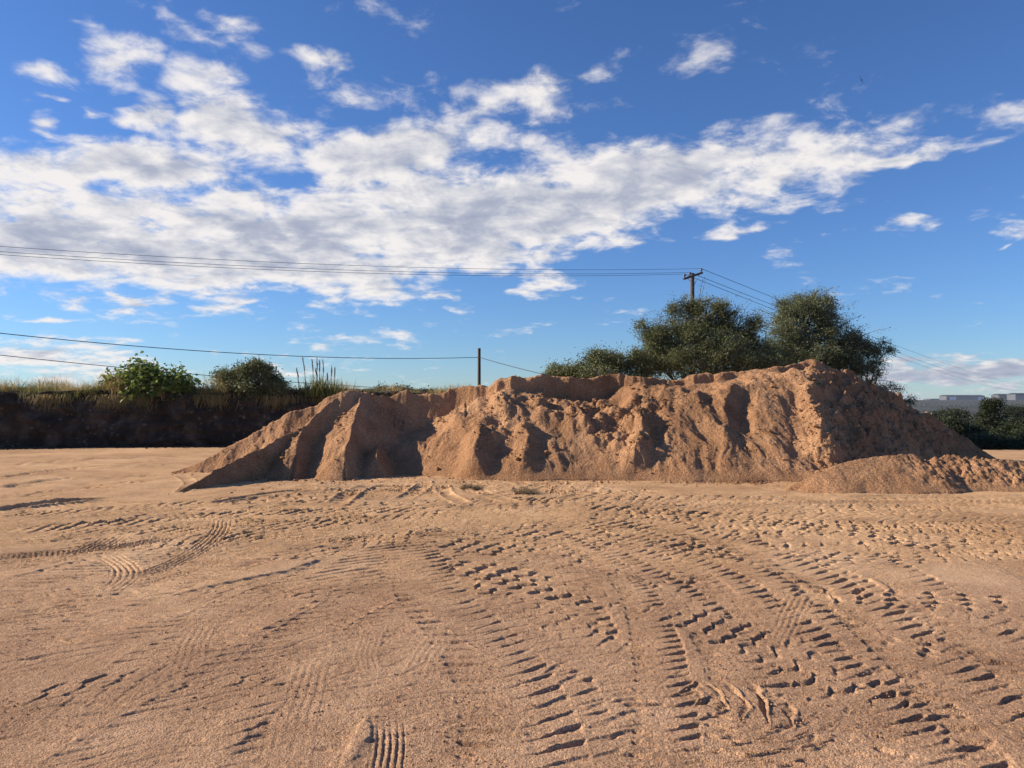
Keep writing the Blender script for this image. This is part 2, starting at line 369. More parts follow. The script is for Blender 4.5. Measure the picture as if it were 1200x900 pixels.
def stamp(Hf, X, Y, pts, width, kind, depth, spacing=0.16, seed=0, lo=-0.15, fade=True, skew=None):
    if skew is None:
        d = np.asarray(pts[-1]) - np.asarray(pts[0]); d = d / np.linalg.norm(d); ph = R(28 + 14 * math.sin(seed)); e = (math.cos(ph), math.sin(ph))
        den = -d[1] * e[0] + d[0] * e[1]; den = den if abs(den) > .3 else (.3 if den >= 0 else -.3)
        skew = max(-1.1, min(1.1, -(e[0] * d[0] + e[1] * d[1]) / den))
    r = path_local(X, Y, pts, width)
    idx, x, y, S, T, L = r
    if len(idx) == 0: return
    hw = width / 2; T = T + 0.012 * pn(x * 3, y * 3, seed + 3); tn = T / hw; at_ = np.abs(tn)
    msk = 1 - sstep(at_, 0.92, 1.06)
    amp = np.clip(0.80 + 0.8 * fbm(x, y, 0.8, 3, 0.5, seed + 40), 0.40, 1.2) * (1 + 0.55 * sstep(np.hypot(x, y), 6.5, 11))
    ends = sstep(S, 0, 0.5) * (1 - sstep(S, L - 0.5, L)) if fade else 1.0
    amp = amp * ends
    wob = 0.02 * pn(x * 5, y * 5, seed + 9)
    jit = 0.10 * pn(x * 6, y * 6, seed + 9) + 0.35 * pn(S / 0.9, S * 0, seed + 8)
    strip = 0.55 + 0.60 * np.clip(0.5 + 1.3 * pn(S / (spacing * 1.1), np.sign(T) * 3.3 + S * 0, seed + 11) + 0.7 * pn(x * 2.3, y * 2.3, seed + 12), 0, 1.15)
    if kind == 'bars':          # angled cross lugs, deepest on the shoulders
        s = (S + skew * 0.35 * T + 0.42 * np.abs(T)) / spacing + jit + np.where(tn > 0, 0.5, 0.0)
        f = s - np.floor(s); duty = 0.07 + 0.15 * sstep(at_, .35, .8)
        lug = sstep(f, 0, 0.05) * (1 - sstep(f, duty, duty + 0.16)) * (0.30 + 0.60 * sstep(at_, 0.05, 0.55))
        rim = np.exp(-((at_ - 1.04) / 0.035) ** 2) * 0.40 * (tn > 0)
        h = (-lug + 0.4 * np.exp(-((f - 0.96) / 0.04) ** 2) * sstep(at_, .2, .5)) * strip + rim
    elif kind == 'steps':       # full-width ripple steps, steep on one side
        s = (S + skew * T) / spacing + jit + 0.12 * np.sin(tn * 2.6 + seed)
        f = s - np.floor(s); h = (0.5 - f) * 0.5 + 0.5 * sstep(f, 0.90, 1.0) - 0.45 * np.exp(-((f - .84) / .06) ** 2)
        h = h * strip; h = h + np.exp(-((at_ - 1.04) / 0.04) ** 2) * 0.25
    elif kind == 'zig':         # interlocking Z-shaped lugs
        zo = 0.5 * sstep(tn, -.14, .10) + 0.30 * sstep(tn, .52, .66) + 0.30 * sstep(tn, -.66, -.52)
        s = (S + skew * T) / spacing + zo + jit + 0.06 * np.sin(tn * 9 + S * 4)
        f = s - np.floor(s)
        h = -0.9 * sstep(f, 0, .05) * (1 - sstep(f, .08, .36)) + 0.5 * np.exp(-((f - .94) / .05) ** 2) + 0.12 * (0.5 - f)
        h = h * strip
    elif kind == 'ribs':        # lengthwise grooves
        h = (-pulse((tn * 0.5 + 0.5) * 5.0 + 0.15, 0.40, 0.15) + 0.25 * pulse((tn * 0.5 + 0.5) * 5.0 - 0.3, 0.2, 0.1)) * np.clip(strip + .2, 0, 1)
        h = h + 0.25 * pulse(S / 0.05, 0.5, 0.2) * -1
    elif kind == 'rut':         # a smooth hollow with raised shoulders
        h = -(1 - at_ ** 2).clip(0, 1) + 0.75 * np.exp(-((at_ - 1.12) / 0.22) ** 2); msk = 1 - sstep(at_, 1.3, 1.55)
        h = h * (1 + 0.5 * pn(x * 2.5, y * 2.5, seed))
    if kind != 'rut': h = h - 0.22 + 0.30 * np.exp(-((at_ - 1.05) / 0.05) ** 2)
    old = Hf[idx]
    keep = 1 - 0.55 * msk * np.clip(amp * 1.6, 0, 1)
    rough = 0.16 * pn(x * 30, y * 30, seed) + 0.2 * pn(x * 13, y * 13, seed + 1)
    Hf[idx] = old * keep + msk * amp * depth * (h * (1 + rough * 1.3) + rough * 0.3)

H = np.zeros(GX.size)
near = (RR < 45).ravel()
gx = GX.ravel()[near]; gy = GY.ravel()[near]
base = 0.030 * fbm(gx, gy, 0.35, 3, 0.5, 1) + 0.010 * fbm(gx, gy, 1.6, 4, 0.55, 5)
rr_ = np.hypot(gx, gy)
# broken, trampled patches
pat = sstep(fbm(gx, gy, 0.45, 3, 0.5, 21), 0.02, 0.30) * sstep(rr_, 6.0, 9.5)
base += pat * (0.014 * ridged(gx, gy, 2.6, 3, 0.5, 31) + 0.010 * fbm(gx, gy, 7.0, 3, 0.55, 33))
H[near] = base
def G(*uv): return [gnd(u, v) for u, v in uv]
TR = []
rs = random.Random(5)
# older faint cross-traffic further out
for i in range(60):
    v0 = rs.choice([588, 592, 597, 602, 608, 614, 620, 627, 634, 642, 652]) + rs.uniform(-3, 3)
    u0 = rs.uniform(-100, 1000); L = rs.uniform(250, 520); dv = rs.uniform(-26, 22)
    pts = [(u0 + L * k / 3, max(583, v0 + dv * k / 3 + rs.uniform(-3, 3))) for k in range(4)]
    TR.append((pts, rs.choice([0.42, 0.5, 0.6]), rs.choice(['zig', 'zig', 'steps', 'bars']), rs.uniform(0.012, 0.026), rs.uniform(0.16, 0.26)))
TR += [
 ([(-30,668),(60,655),(140,640),(230,618),(330,590)], .55,'zig',.036,.20),
 ([(-30,745),(80,712),(180,690),(300,655),(420,610)], .55,'zig',.022,.20),
 ([(-30,800),(120,745),(260,705),(420,650),(520,600)], .50,'steps',.011,.20),
 ([(560,600),(640,650),(680,720),(700,800),(705,930)], .45,'bars',.016,.15),
 ([(620,600),(760,650),(830,720),(900,800),(960,930)], .50,'bars',.020,.15),
 ([(700,610),(860,660),(960,730),(1060,820),(1150,930)], .50,'bars',.020,.15),
 ([(780,615),(940,660),(1060,730),(1160,800),(1300,900)], .55,'bars',.018,.16),
 ([(880,640),(1020,700),(1140,770),(1260,850)], .50,'steps',.014,.16),
 ([(520,600),(470,650),(430,700),(300,800),(230,930)], .50,'bars',.009,.16),
 ([(560,590),(420,650),(250,730),(60,860)], .50,'steps',.010,.18),
 ([(480,590),(330,640),(160,700),(-30,790)], .50,'bars',.012,.18),
 ([(-30,690),(100,668),(260,640),(420,618),(560,600)], .55,'steps',.022,.18),
 ([(-30,625),(120,612),(300,600),(500,596)], .55,'zig',.024,.2),
 ([(-30,610),(120,600),(260,590)], .55,'steps',.024,.2),
 ([(900,760),(1000,745),(1120,735),(1240,740)], .50,'zig',.014,.22),
 ([(860,820),(980,800),(1100,800),(1240,820)], .50,'zig',.010,.20),
 ([(180,600),(320,612),(460,606),(580,596)], .6,'zig',.030,.2),
 ([(150,640),(280,626),(400,630),(520,642)], .55,'zig',.030,.18),
 ([(-30,655),(50,648),(130,640),(210,626)], .30,'ribs',.030,.1),
 ([(20,720),(90,690),(160,664)], .5,'bars',.022,.15),
 ([(380,600),(500,618),(640,628),(800,632)], .6,'zig',.028,.18),
 ([(650,590),(800,600),(960,612),(1200,618)], .6,'zig',.020,.2),
 ([(1000,625),(1100,640),(1240,664)], .55,'zig',.022,.2),
 ([(1060,690),(1140,720),(1240,760)], .45,'zig',.016,.2),
 ([(640,760),(760,770),(880,800),(1000,850),(1080,930)], .45,'steps',.010,.14),
 ([(440,900),(540,850),(650,830),(780,850)], .40,'steps',.006,.14),
 ([(-30,905),(100,820),(240,745),(380,690),(500,650)], .50,'bars',.012,.16),
 ([(60,930),(180,850),(300,780),(420,730),(520,700)], .50,'steps',.010,.15),
 ([(-30,770),(120,728),(280,690),(430,660)], .55,'bars',.016,.17),
 ([(300,930),(360,850),(430,770),(480,700),(510,650)], .50,'bars',.012,.15),
 ([(540,930),(520,850),(480,780),(430,720)], .45,'steps',.008,.14),
 ([(-30,840),(140,800),(320,780),(520,780)], .50,'zig',.009,.18),
 ([(560,660),(600,720),(650,790),(670,860),(672,930)], .45,'bars',.012,.15),
 ([(200,700),(330,690),(460,700),(600,730)], .50,'zig',.012,.18),
 ([(420,668),(540,690),(640,722),(720,760)], .55,'zig',.022,.20),
 ([(520,612),(640,640),(760,676),(900,722)], .60,'zig',.026,.20),
 ([(380,640),(520,622),(660,612),(800,616)], .60,'zig',.026,.20),
 ([(600,700),(680,690),(780,668),(900,655)], .55,'steps',.022,.17),
 ([(640,730),(720,770),(800,830),(850,920)], .55,'bars',.014,.17),
 ([(560,760),(640,800),(700,860),(720,930)], .50,'bars',.010,.17),
 ([(1000,640),(1080,690),(1180,760),(1250,820)], .55,'bars',.020,.17),
 ([(950,760),(1010,800),(1080,860),(1130,930)], .55,'bars',.018,.17),
 ([(700,600),(850,606),(1000,622),(1180,640)], .6,'zig',.020,.20),
 ([(0,700),(120,690),(260,650),(380,620)], .55,'zig',.020,.20),
 ([(-30,640),(80,628),(200,612),(320,600)], .55,'steps',.028,.20),
 ([(0,860),(160,800),(330,745),(470,690)], .50,'steps',.009,.22),
 ([(120,905),(260,800),(390,715),(500,650),(560,600),(590,575)], .55,'bars',.012,.18),
 ([(300,790),(385,722),(450,690),(520,655)], .50,'bars',.030,.15),
 ([(400,765),(460,722),(520,690),(560,650),(600,600)], .45,'bars',.028,.14),
 ([(380,690),(470,640),(560,615),(680,600)], .70,'steps',.026,.20),
 ([(300,640),(420,620),(540,604),(700,594)], .6,'zig',.026,.22),
 ([(480,655),(570,668),(660,690),(760,722)], .62,'zig',.034,.24),
 ([(500,630),(600,645),(720,668),(850,690)], .62,'zig',.034,.25),
 ([(560,618),(680,628),(800,640),(960,660)], .6,'zig',.028,.22),
 ([(440,690),(520,700),(600,722),(690,760),(790,800)], .60,'steps',.016,.19),
 ([(480,640),(505,690),(548,735),(588,785),(610,850),(616,930)], .62,'bars',.027,.16),
 ([(470,655),(530,700),(590,740),(650,775)], .60,'steps',.030,.15),
 ([(640,620),(700,650),(745,690),(768,750),(778,820),(782,930)], .34,'bars',.022,.13),
 ([(700,640),(790,690),(850,740),(872,800),(880,930)], .42,'bars',.015,.14),
 ([(720,625),(820,665),(900,720),(970,790),(1040,860),(1090,930)], .58,'bars',.017,.15),
 ([(760,700),(860,740),(940,780),(1000,840)], .55,'zig',.016,.22),
 ([(820,870),(900,850),(860,810),(800,790)], .42,'zig',.020,.24),
 ([(780,905),(850,890),(930,860),(960,820)], .42,'zig',.022,.24),
 ([(850,625),(960,680),(1040,735),(1120,800),(1230,900)], .60,'bars',.024,.17),
 ([(930,620),(1030,665),(1140,720),(1240,780)], .55,'steps',.012,.20),
 ([(880,700),(980,695),(1080,700),(1230,708)], .52,'zig',.034,.27),
 ([(1020,735),(1080,755),(1160,775)], .40,'zig',.028,.24),
 ([(860,640),(980,650),(1100,652),(1230,640)], .5,'zig',.014,.22),
 ([(118,694),(142,682),(150,668),(138,656),(120,648)], .26,'ribs',.024,.1),
 ([(140,680),(190,664),(232,643),(256,622),(262,606)], .26,'ribs',.024,.1),
 ([(60,655),(110,640),(140,625)], .30,'ribs',.022,.1),
 ([(452,935),(456,880),(458,850),(455,830)], .17,'ribs',.014,.1),
 ([(330,930),(345,860),(360,800),(375,760)], .24,'ribs',.003,.1),
 ([(440,800),(432,760),(445,725)], .17,'ribs',.004,.1),
 ([(520,735),(505,760),(480,800)], .22,'ribs',.006,.1),
 ([(690,740),(760,725),(800,700)], .26,'ribs',.005,.1),
 ([(905,760),(925,720),(940,690)], .22,'ribs',.009,.1),
 ([(215,800),(235,740),(260,715)], .22,'ribs',.004,.1),
 ([(-10,868),(25,858),(60,850)], .30,'steps',.040,.11),
 # churned strip where loaders turn in front of the pile
 ([(230,585),(330,582),(430,574),(540,577)], .45,'zig',.034,.26),
 ([(330,574),(430,580),(520,588),(600,583)], .60,'steps',.034,.28),
 ([(400,566),(470,570),(540,573)], .5,'zig',.034,.30),
 ([(395,590),(415,576),(440,566)], .34,'rut',.027,.3),
 ([(470,585),(488,576),(500,565)], .30,'rut',.016,.3),
 ([(548,590),(524,579),(518,568)], .26,'rut',.016,.3),
 ([(545,566),(570,578),(612,590)], .26,'rut',.012,.3),
 ([(640,566),(605,575),(560,583)], .26,'rut',.014,.3),
 ([(700,566),(690,576),(650,586)], .26,'rut',.014,.3),
 ([(620,572),(700,577),(790,574)], .4,'zig',.040,.36),
 ([(90,575),(140,566),(195,563)], .40,'zig',.05,.36),
 ([(30,585),(70,575),(120,572)], .40,'zig',.03,.36),
 ([(212,556),(225,566),(214,578)], .26,'rut',.016,.3),
 ([(240,590),(330,577),(420,572)], .22,'rut',.03,.3),
 ([(0,560),(100,548),(220,545)], .35,'rut',.03,.3),([(0,545),(120,538),(230,535)], .4,'rut',.03,.3),([(0,572),(90,560),(190,558)], .4,'rut',.02,.3),
 ([(-20,600),(60,590),(140,584)], .35,'rut',.03,.3),
 ([(980,583),(1080,581),(1230,582)], .28,'rut',.025,.3),([(900,590),(1080,590),(1230,596)], .4,'rut',.02,.3),
 ([(860,596),(1000,602),(1230,604)], .45,'bars',.010,.2),
]
for i, (uv, wd, kd, dp, sp) in enumerate(TR):
    pts = np.array(G(*uv)); dp_ = dp * (0.8 if wd < .3 else (1.35 if dp < .026 else 1.0))
    if kd in ('bars', 'steps') and wd >= .45 and i % 2 == 0:      # the other wheel of the axle
        dv = np.gradient(pts, axis=0); nv_ = np.c_[-dv[:, 1], dv[:, 0]]; nv_ /= np.linalg.norm(nv_, axis=1)[:, None]
        stamp(H, GX, GY, pts + nv_ * (1.35 if i % 4 == 0 else -1.35), wd, kd, dp_ * .8, sp, seed=500 + 3 * i)
    stamp(H, GX, GY, pts, wd, kd, dp_, sp, seed=60 + 3 * i)
gx = GX.ravel()[near]; gy = GY.ravel()[near]; rr_ = np.hypot(gx, gy)
H[near] += 0.0034 * ridged(gx, gy, 14, 3, 0.6, 71) * (rr_ < 16) + 0.0035 * np.clip(fbm(gx, gy, 9, 3, 0.6, 77), 0, 1)
ch = sstep(gx, -5.2, -3.6) * (1 - sstep(gx, 1.6, 3.6)) * sstep(gy, 12.4, 13.3) * (1 - sstep(gy, 15.6, 16.2)) * sstep(fbm(gx, gy, .8, 3, .5, 79), -.25, .15)
H[near] += ch * (0.030 * ridged(gx * 1.5 + gy, gy * .8 - gx * .3, 1.7, 4, .62, 81) + 0.035 * np.clip(.45 - worley(gx + .1 * pn(gx * 4, gy * 4, 6), gy, 3.0, 82), 0, 1) + .012 * fbm(gx, gy, 7, 3, .6, 83) - .012)
# the lie of the land beyond the yard: down off the yard edge, across a valley, up to a far ridge
zf = np.interp(RR, [0, 25.5, 29, 45, 90, 300, 700, 1200, 1900, 2500, 4000, 20000],
                   [0, 0, -0.5, -3.0, -7, -17, -26, -24, -12, 0.0, -8, -60])
tr_ = sstep(TT, 0.10, 0.30) * (TT < 1.6); re_ = np.where(RR < 90, GY * 1.03, RR)
zf = tr_ * np.interp(np.maximum(re_, RR * 0.3), [0, 25.2, 28, 45, 90, 300, 700, 1200, 1900, 2500, 4000, 20000], [0, 0, -0.6, -3.0, -7, -17, -26, -24, -12, 0.0, -8, -60]) + (1 - tr_) * np.interp(RR, [0, 45, 90, 300, 700, 1200, 1900, 2500, 4000, 20000], [0, 0, -7, -17, -26, -24, -12, 0.0, -8, -60])
big = (RR > 60)
zf = zf + np.where(big, fbm(GX, GY, 0.0022, 4, 0.5, 91) * np.clip((RR - 60) / 500, 0, 1) * 7 * np.clip((2600 - RR) / 900, 0.12, 1), 0)
GZ = H.reshape(RR.shape) * (RR < 60) + zf
make_obj('ground', np.stack([GX, GY, GZ], -1), grid_faces(*RR.shape, wrap=True)[:, ::-1], M_ground)
tag(bpy.data.objects['ground'], 'orange brown sand yard printed with tyre tracks, fields beyond', None, None, 'structure')

# ------------------------------------------------------------------ sand pile
CRESTL = [(205,553,16.9),(243,540,17.0),(277,520,17.2),(313,500,17.4),(340,483,17.5),(367,476,17.6),(384,466,17.7),(400,459,17.8),(422,459,18.0)]
CR = [(425,460,18.2),(437,464,18.7),(457,466,19),(477,460,19),(490,463,19),(517,461,19),(533,454,19),(557,454,18.8),(573,453,18.7),(582,446,18.6),(600,444,18.6),(633,443,18.8),(653,443,19),(683,445,19),(705,441,19),(720,440,19),(742,441,19),(767,446,19),(790,445,19),
      (812,441,19),(825,439,19),(867,438,19),(885,434,19.1),(916,431,19.2),(934,427,19.4),(951,425,19.5),(972,430,19.5),(985,436,19.5),(1004,443,19.6),(1032,459,19.8),(1060,473,20),(1081,485,20.1),(1116,508,20.4),(1151,529,20.7),(1169,538,20.8),(1215,548,20.5)]
FOOT = [(420,16.6),(440,16.5),(480,16.3),(520,15.7),(560,15.2),(620,15.05),(700,15.1),(800,14.9),(880,14.9),(930,14.9),(962,14.8),(1004,15.3),(1050,16.6),(1100,18.2),(1169,20.2),(1230,20.4)]
SLP = 0.66
ys = np.concatenate([np.arange(12.6, 20.6, 0.020), np.arange(20.6, 26.0, 0.06)]); xs = np.arange(-8.6, 15.2, 0.022)
PX, PY = np.meshgrid(xs, ys)
wx = PX + 0.10 * fbm(PX, PY, 1.1, 3, 0.5, 101); wy = PY + 0.14 * fbm(PX, PY, 0.9, 3, 0.5, 102)
U = PX / PY * F + 600
cu = [c[0] for c in CR]; cD = [c[2] for c in CR]; cz = [at(*c)[2] for c in CR]
Dc = np.interp(U, cu, cD); Zc = np.interp(U, cu, cz); D0 = np.interp(U + (14 * fbm(PX, PY, 0.9, 4, .6, 190) + 10 * fbm(PX, PY, .4, 2, .5, 191)) * (U > 880), [f[0] for f in FOOT], [f[1] for f in FOOT])
inb = (U > 418)
Uw = U + 9 * fbm(PX, PY, 0.8, 3, 0.5, 103)
capf = np.interp(Uw, [418,440,500,540,570,600,650,700,740,770,800,860,930,1000,1200], [.34,.26,.34,.62,.68,.70,.62,.58,.70,.64,.70,.78,.86,.95,1.0])
cap = Zc * capf + 0.10 * fbm(PX, PY, 1.3, 3, 0.5, 104) + 0.75 * np.clip(fbm(PX, PY * .3, 0.42, 3, 0.5, 108), -.1, .5) * (U > 545)
SL = np.interp(Uw, [925, 985], [SLP, .51]); tal = np.minimum(SL * (wy - D0), cap + 0.22 * (wy - D0 - cap / SL))
edgew = (0.34 * ridged(PX, PY * .5, 0.45, 2, 0.4, 105) - 0.10 + 0.22 * fbm(PX, PY, 1.0, 4, 0.55, 106)) * np.interp(U, [520, 570], [.3, 1])
scarp = Zc - 3.2 * np.maximum(0, (Dc - 0.25 - PY) + edgew)
back = Zc - 0.62 * np.maximum(0, PY - Dc)
front = np.where(PY < Dc, np.maximum(tal, np.minimum(scarp, Zc)), Zc)
front = np.minimum(front, Zc)
Hp = np.where(inb, np.minimum(front, np.where(PY >= Dc, back, 99)), -0.4)
def cone(pts, s, sl=None):
    """union-of-slopes ridge; s = side slope (sl for the left side of the walk)"""
    best = np.full(PX.shape, -9.0); pts = [np.asarray(p, float) for p in pts]
    for a, b in zip(pts[:-1], pts[1:]):
        d = b[:2] - a[:2]; L2 = (d ** 2).sum()
        q = np.clip(((wx - a[0]) * d[0] + (wy - a[1]) * d[1]) / L2, 0, 1)
        ex = wx - a[0] - q * d[0]; ey = wy - a[1] - q * d[1]
        sg = d[0] * ey - d[1] * ex; dist = np.hypot(ex, ey)
        ss = s if sl is None else np.where(sg > 0, sl, s)
        best = np.maximum(best, a[2] + q * (b[2] - a[2]) - ss * dist)
    return best
crl = [at(*c) for c in CRESTL]; crl[0][2] = 0.0
Hp = np.maximum(Hp, cone(crl, 1.15, 0.7))
Hp = np.maximum(Hp, cone([(-6.0,13.3,0.0),(-5.6,14.8,.36),at(312,524,15.9),at(350,504,16.7),at(384,474,17.5)], 2.2, .85))
Hp = np.maximum(Hp, cone([(-4.45,15.25,-.02),at(349,522,16.1),at(356,499,16.8),at(400,461,17.8)], 1.9, .72))
Hp = np.maximum(Hp, cone([(-3.36,15.2,0.0),at(408,525,15.95),at(413,498,16.8),at(424,466,17.8),at(426,460,18.3)], 1.7, .78))
Hp = np.maximum(Hp, cone([(-2.62,15.7,0.0),at(440,535,16.0),at(443,520,16.6)], 1.3, 1.1))
def spur(u0, v0, u1, v1, amp, wd, D0_=15.0, sharp=1.0, um=None):
    """an additive rib lying on the slope, from foot to top"""
    def S(u, v):
        Dd = (EYE + 0.6 * D0_) / (0.6 + (v - HZ) / F); return np.array([(u - 600) / F * Dd, Dd])
    pts = [S(u0, v0), S(*(um or ((u0 + u1) / 2, (v0 + v1) / 2))), S(u1, v1)]
    bd = np.full(PX.shape, 9.0); bs = np.zeros(PX.shape); tot = 0
    for a, b in zip(pts[:-1], pts[1:]):
        d = b - a; L = math.hypot(*d); q = np.clip(((wx - a[0]) * d[0] + (wy - a[1]) * d[1]) / L ** 2, 0, 1)
        dd = np.hypot(wx - a[0] - q * d[0], wy - a[1] - q * d[1]); k = dd < bd; bd[k] = dd[k]; bs[k] = (tot + q * L)[k]; tot += L
    env = sstep(bs / tot, -0.02, 0.22) * (1 - sstep(bs / tot, 0.72, 1.02))
    env = np.maximum(env, 0.15)
    return amp * env * np.clip(1 - bd / wd, 0, 1) ** sharp
for a in [(550,561,563,505,.50,.42,15.2,1.1,(560,530)),(607,560,613,500,.30,.32,15.1,1.0,(618,525)),(738,556,745,487,.40,.36,15.0,1.1,(752,515)),
          (850,556,867,440,.22,.5,14.9,1.0,(848,490)),(962,545,934,455,.42,.55,14.9,1.0,(960,505)),(962,475,917,448,.40,.34,15,1.0,(938,458)),
          (690,520,665,452,.25,.5,15,1.0,None),(800,540,815,455,.20,.5,15,1.0,(795,500)),(640,505,648,455,.22,.35,15,1.0,None),
          (700,480,706,446,.22,.25,15,1.0,None),(530,500,572,460,.20,.4,15.4,1.0,None),(835,520,812,470,.14,.3,15,1.0,None),
          (905,548,890,470,.16,.45,14.9,1.0,(905,510)),(590,490,585,452,.25,.3,15,1.0,None),(775,480,780,450,.22,.3,15,1.0,None)]:
    Hp = Hp + 0.62 * spur(*a) * (PY < Dc + .1) * (Hp > -0.2) * sstep(Zc - Hp, -0.05, 0.30)
# gully right of some ribs
for a in [(866,520,872,455,-.25,.32,14.9,1.0,None),(722,490,728,452,-.22,.22,15,1.0,None),(940,500,925,470,-.2,.3,15,1.0,None),(675,470,672,448,-.18,.2,15,1.0,None),(808,480,805,450,-.2,.2,15,1.0,None)]:
    Hp = Hp + 0.8 * spur(*a) * (PY < Dc + .1)
body = sstep(Hp, 0.0, 0.35); frontm = (PY < Dc) | (U < 430)
wx2 = PX + .09 * pn(PX * 5, PY * 5, 170); wy2 = PY + .09 * pn(PX * 5, PY * 5, 171)
# slumped, clod-strewn zone below the scarps; smoother slides elsewhere
zone = sstep(fbm(PX, PY, 0.55, 3, 0.5, 111), -0.22, 0.28) * np.interp(U, [230,430,520,560,760,800,900,950,1000,1200], [.35,.35,.4,.9,.9,.15,.12,.4,.8,.8])
zone = zone * sstep(Hp, .25, .8) * (0.35 + 0.65 * (1 - sstep(Hp / np.maximum(Zc, .3), .72, .92)))
clod = sstep(0.62 - worley(wx2, wy2, 2.6, 120), 0, .55) * (_h(np.floor(PX * 1.9), np.floor(PY * 1.9), 3) * 0 + 1)
Hp += zone * (0.16 * (clod - .3) + 0.07 * (0.5 - worley(wx2, wy2, 5.6, 130)) + 0.04 * (0.5 - worley(wx2, wy2, 12, 131)) + 0.10 * ridged(PX, PY, 2.4, 5, .62, 112) - .04)
# terraces of dumped loads on the right flank
flank = np.interp(U, [930, 990, 1120, 1170], [0, 1, .9, .2]) * body * sstep(Dc - PY, -.6, .5)
ter = ridged(wx2 * .55 + .2 * Hp, PY * .25 + Hp * 1.5, 1.5, 4, .58, 140)
Hp += flank * (0.26 * ter - .07 + 0.30 * fbm(wx2, wy2, 2.2, 5, .66, 141) + 0.20 * (0.5 - worley(wx2 * .7, wy2, 2.3, 144)) + 0.08 * (0.5 - worley(wx2, wy2, 5.5, 142)))
# slides: long shallow downslope flutes, and the fine broken grain of loose sand
flute = ridged(PX + 0.35 * fbm(PX, PY, .8, 2, .5, 5) + .18 * PY, PY * 0.22, 1.25, 4, .55, 150)
Hp += body * 0.075 * (flute - .5) * frontm
fine = ridged(PX * .8 + .5 * PY, PY * .35, 5.5, 3, .6, 151)
Hp += body * frontm * 0.022 * fine * sstep(fbm(PX, PY, .9, 2, .5, 152), -.2, .2)
Hp += body * (0.075 * fbm(PX, PY, 2.0, 6, .60, 160) + 0.016 * fbm(PX, PY, 14, 3, .75, 161))
Hp += body * 0.01
Hp = np.where(Hp < 0.02, np.minimum(Hp, 0.02) * 0.6 - 0.02, Hp)
Hp = np.maximum(Hp, -0.15)
def hf_object(name, PX, PY, Hp, mt, thr=-0.14):
    f = grid_faces(*PX.shape); z = Hp.ravel(); keep = (z[f] > thr).any(axis=1); f = f[keep]
    used = np.unique(f); rem = np.full(z.size, -1, np.int32); rem[used] = np.arange(len(used), dtype=np.int32)
    V = np.stack([PX.ravel()[used], PY.ravel()[used], z[used]], -1)
    return make_obj(name, V, rem[f], mt)
pile = hf_object('sand_pile', PX, PY, Hp, M_pile)
tag(pile, 'long orange sand pile with cut scarps and slumped ribs across the yard', 'sand pile')

# small mound at front right
mys = np.arange(12.2, 16.4, 0.018); mxs_ = np.arange(4.3, 12.6, 0.018)
MX, MY = np.meshgrid(mxs_, mys); mwx = MX + 0.08 * fbm(MX, MY, 1.5, 3, .5, 201); mwy = MY + 0.10 * fbm(MX, MY, 1.3, 3, .5, 202)
mp_ = [at(925,573,13.6) + [0, 0, .06], at(955,557,13.7) + [0, 0, .05], at(976,547,13.8) + [0, 0, .04], at(1004,537,14.0), at(1039,532,14.1), at(1067,532,14.2), at(1091,540,14.2), at(1109,535,14.3), at(1150,538,14.2), at(1200,542,14.1), at(1270,551,14.1), at(1330,566,14.1)]
MH = np.full(MX.shape, -9.0)
for a, b in zip(mp_[:-1], mp_[1:]):
    d = b[:2] - a[:2]; q = np.clip(((mwx - a[0]) * d[0] + (mwy - a[1]) * d[1]) / (d ** 2).sum(), 0, 1)
    MH = np.maximum(MH, a[2] + q * (b[2] - a[2]) - 0.02 - 0.56 * np.hypot(mwx - a[0] - q * d[0], mwy - a[1] - q * d[1]))
mb_ = sstep(MH, 0, 0.2); rgt = sstep(MX, 6.8, 8.2)
MH += mb_ * rgt * (0.08 * (0.55 - worley(MX + .2 * pn(MX * 2, MY * 2, 3), MY, 1.7, 211)) + 0.035 * (0.5 - worley(mwx, mwy, 5.6, 212)) + 0.05 * (0.5 - worley(mwx, mwy, 11, 216)) + 0.04 * ridged(MX, MY, 2.6, 4, .6, 213))
MH += mb_ * (0.03 + 0.05 * rgt) * fbm(MX, MY, 4, 5, .75, 214)
MH = np.maximum(np.where(MH < 0.015, MH * .6 - .01, MH), -0.12)
tag(hf_object('sand_mound', MX, MY, MH, M_pile, -0.11), 'low lumpy sand mound in front of the right end of the long pile', 'sand mound')

# ------------------------------------------------------------------ earth bank at left
bx = np.arange(-46, 6.5, 0.06); bt = np.concatenate([np.linspace(0, 1, 60), np.linspace(1, 8, 40)[1:], np.array([11, 15])])
BU, BT = np.meshgrid(bx, bt)
y0 = 25.2 + 0.17 * (BU + 17.4) + 0.35 * fbm(BU, BU * 0, 0.3, 3, .5, 301)
top = np.interp(BU, [-46, -20, -17, -12, -8, -4, 0, 5, 6.5], [2.1, 2.0, 1.92, 1.95, 1.92, 1.9, 1.85, 1.5, 0.2]) + 0.20 * fbm(BU, BU * 0 + 5, 0.45, 4, .6, 302)
fz = np.minimum(BT, 1.0); prof = fz ** 0.85
BYv = y0 + np.where(BT < 1, 0.62 * BT ** 1.3, 0.62 + (BT - 1))
BZ = top * prof + np.where(BT > 1, 0.12 * sstep(BT, 1, 3) + 0.05 * fbm(BU, BYv, 1.2, 3, .5, 305) - np.clip(BT - 8, 0, 9) * 0.75, 0) - 0.15 * (BT == 0)
nm = fbm(BU, BZ * 1.4, 1.1, 5, .6, 303)
BYv = BYv + (BT < 1.05) * 0.42 * nm - (BT < 1) * 0.14 * np.clip(0.5 - worley(BU, BZ, 3.1, 304), 0, 1)
make_obj('earth_bank', np.stack([BU, BYv, BZ], -1), grid_faces(*BU.shape), M_bank)
tag(bpy.data.objects['earth_bank'], 'dark cut earth bank with stones behind the yard at left', None, None, 'structure')
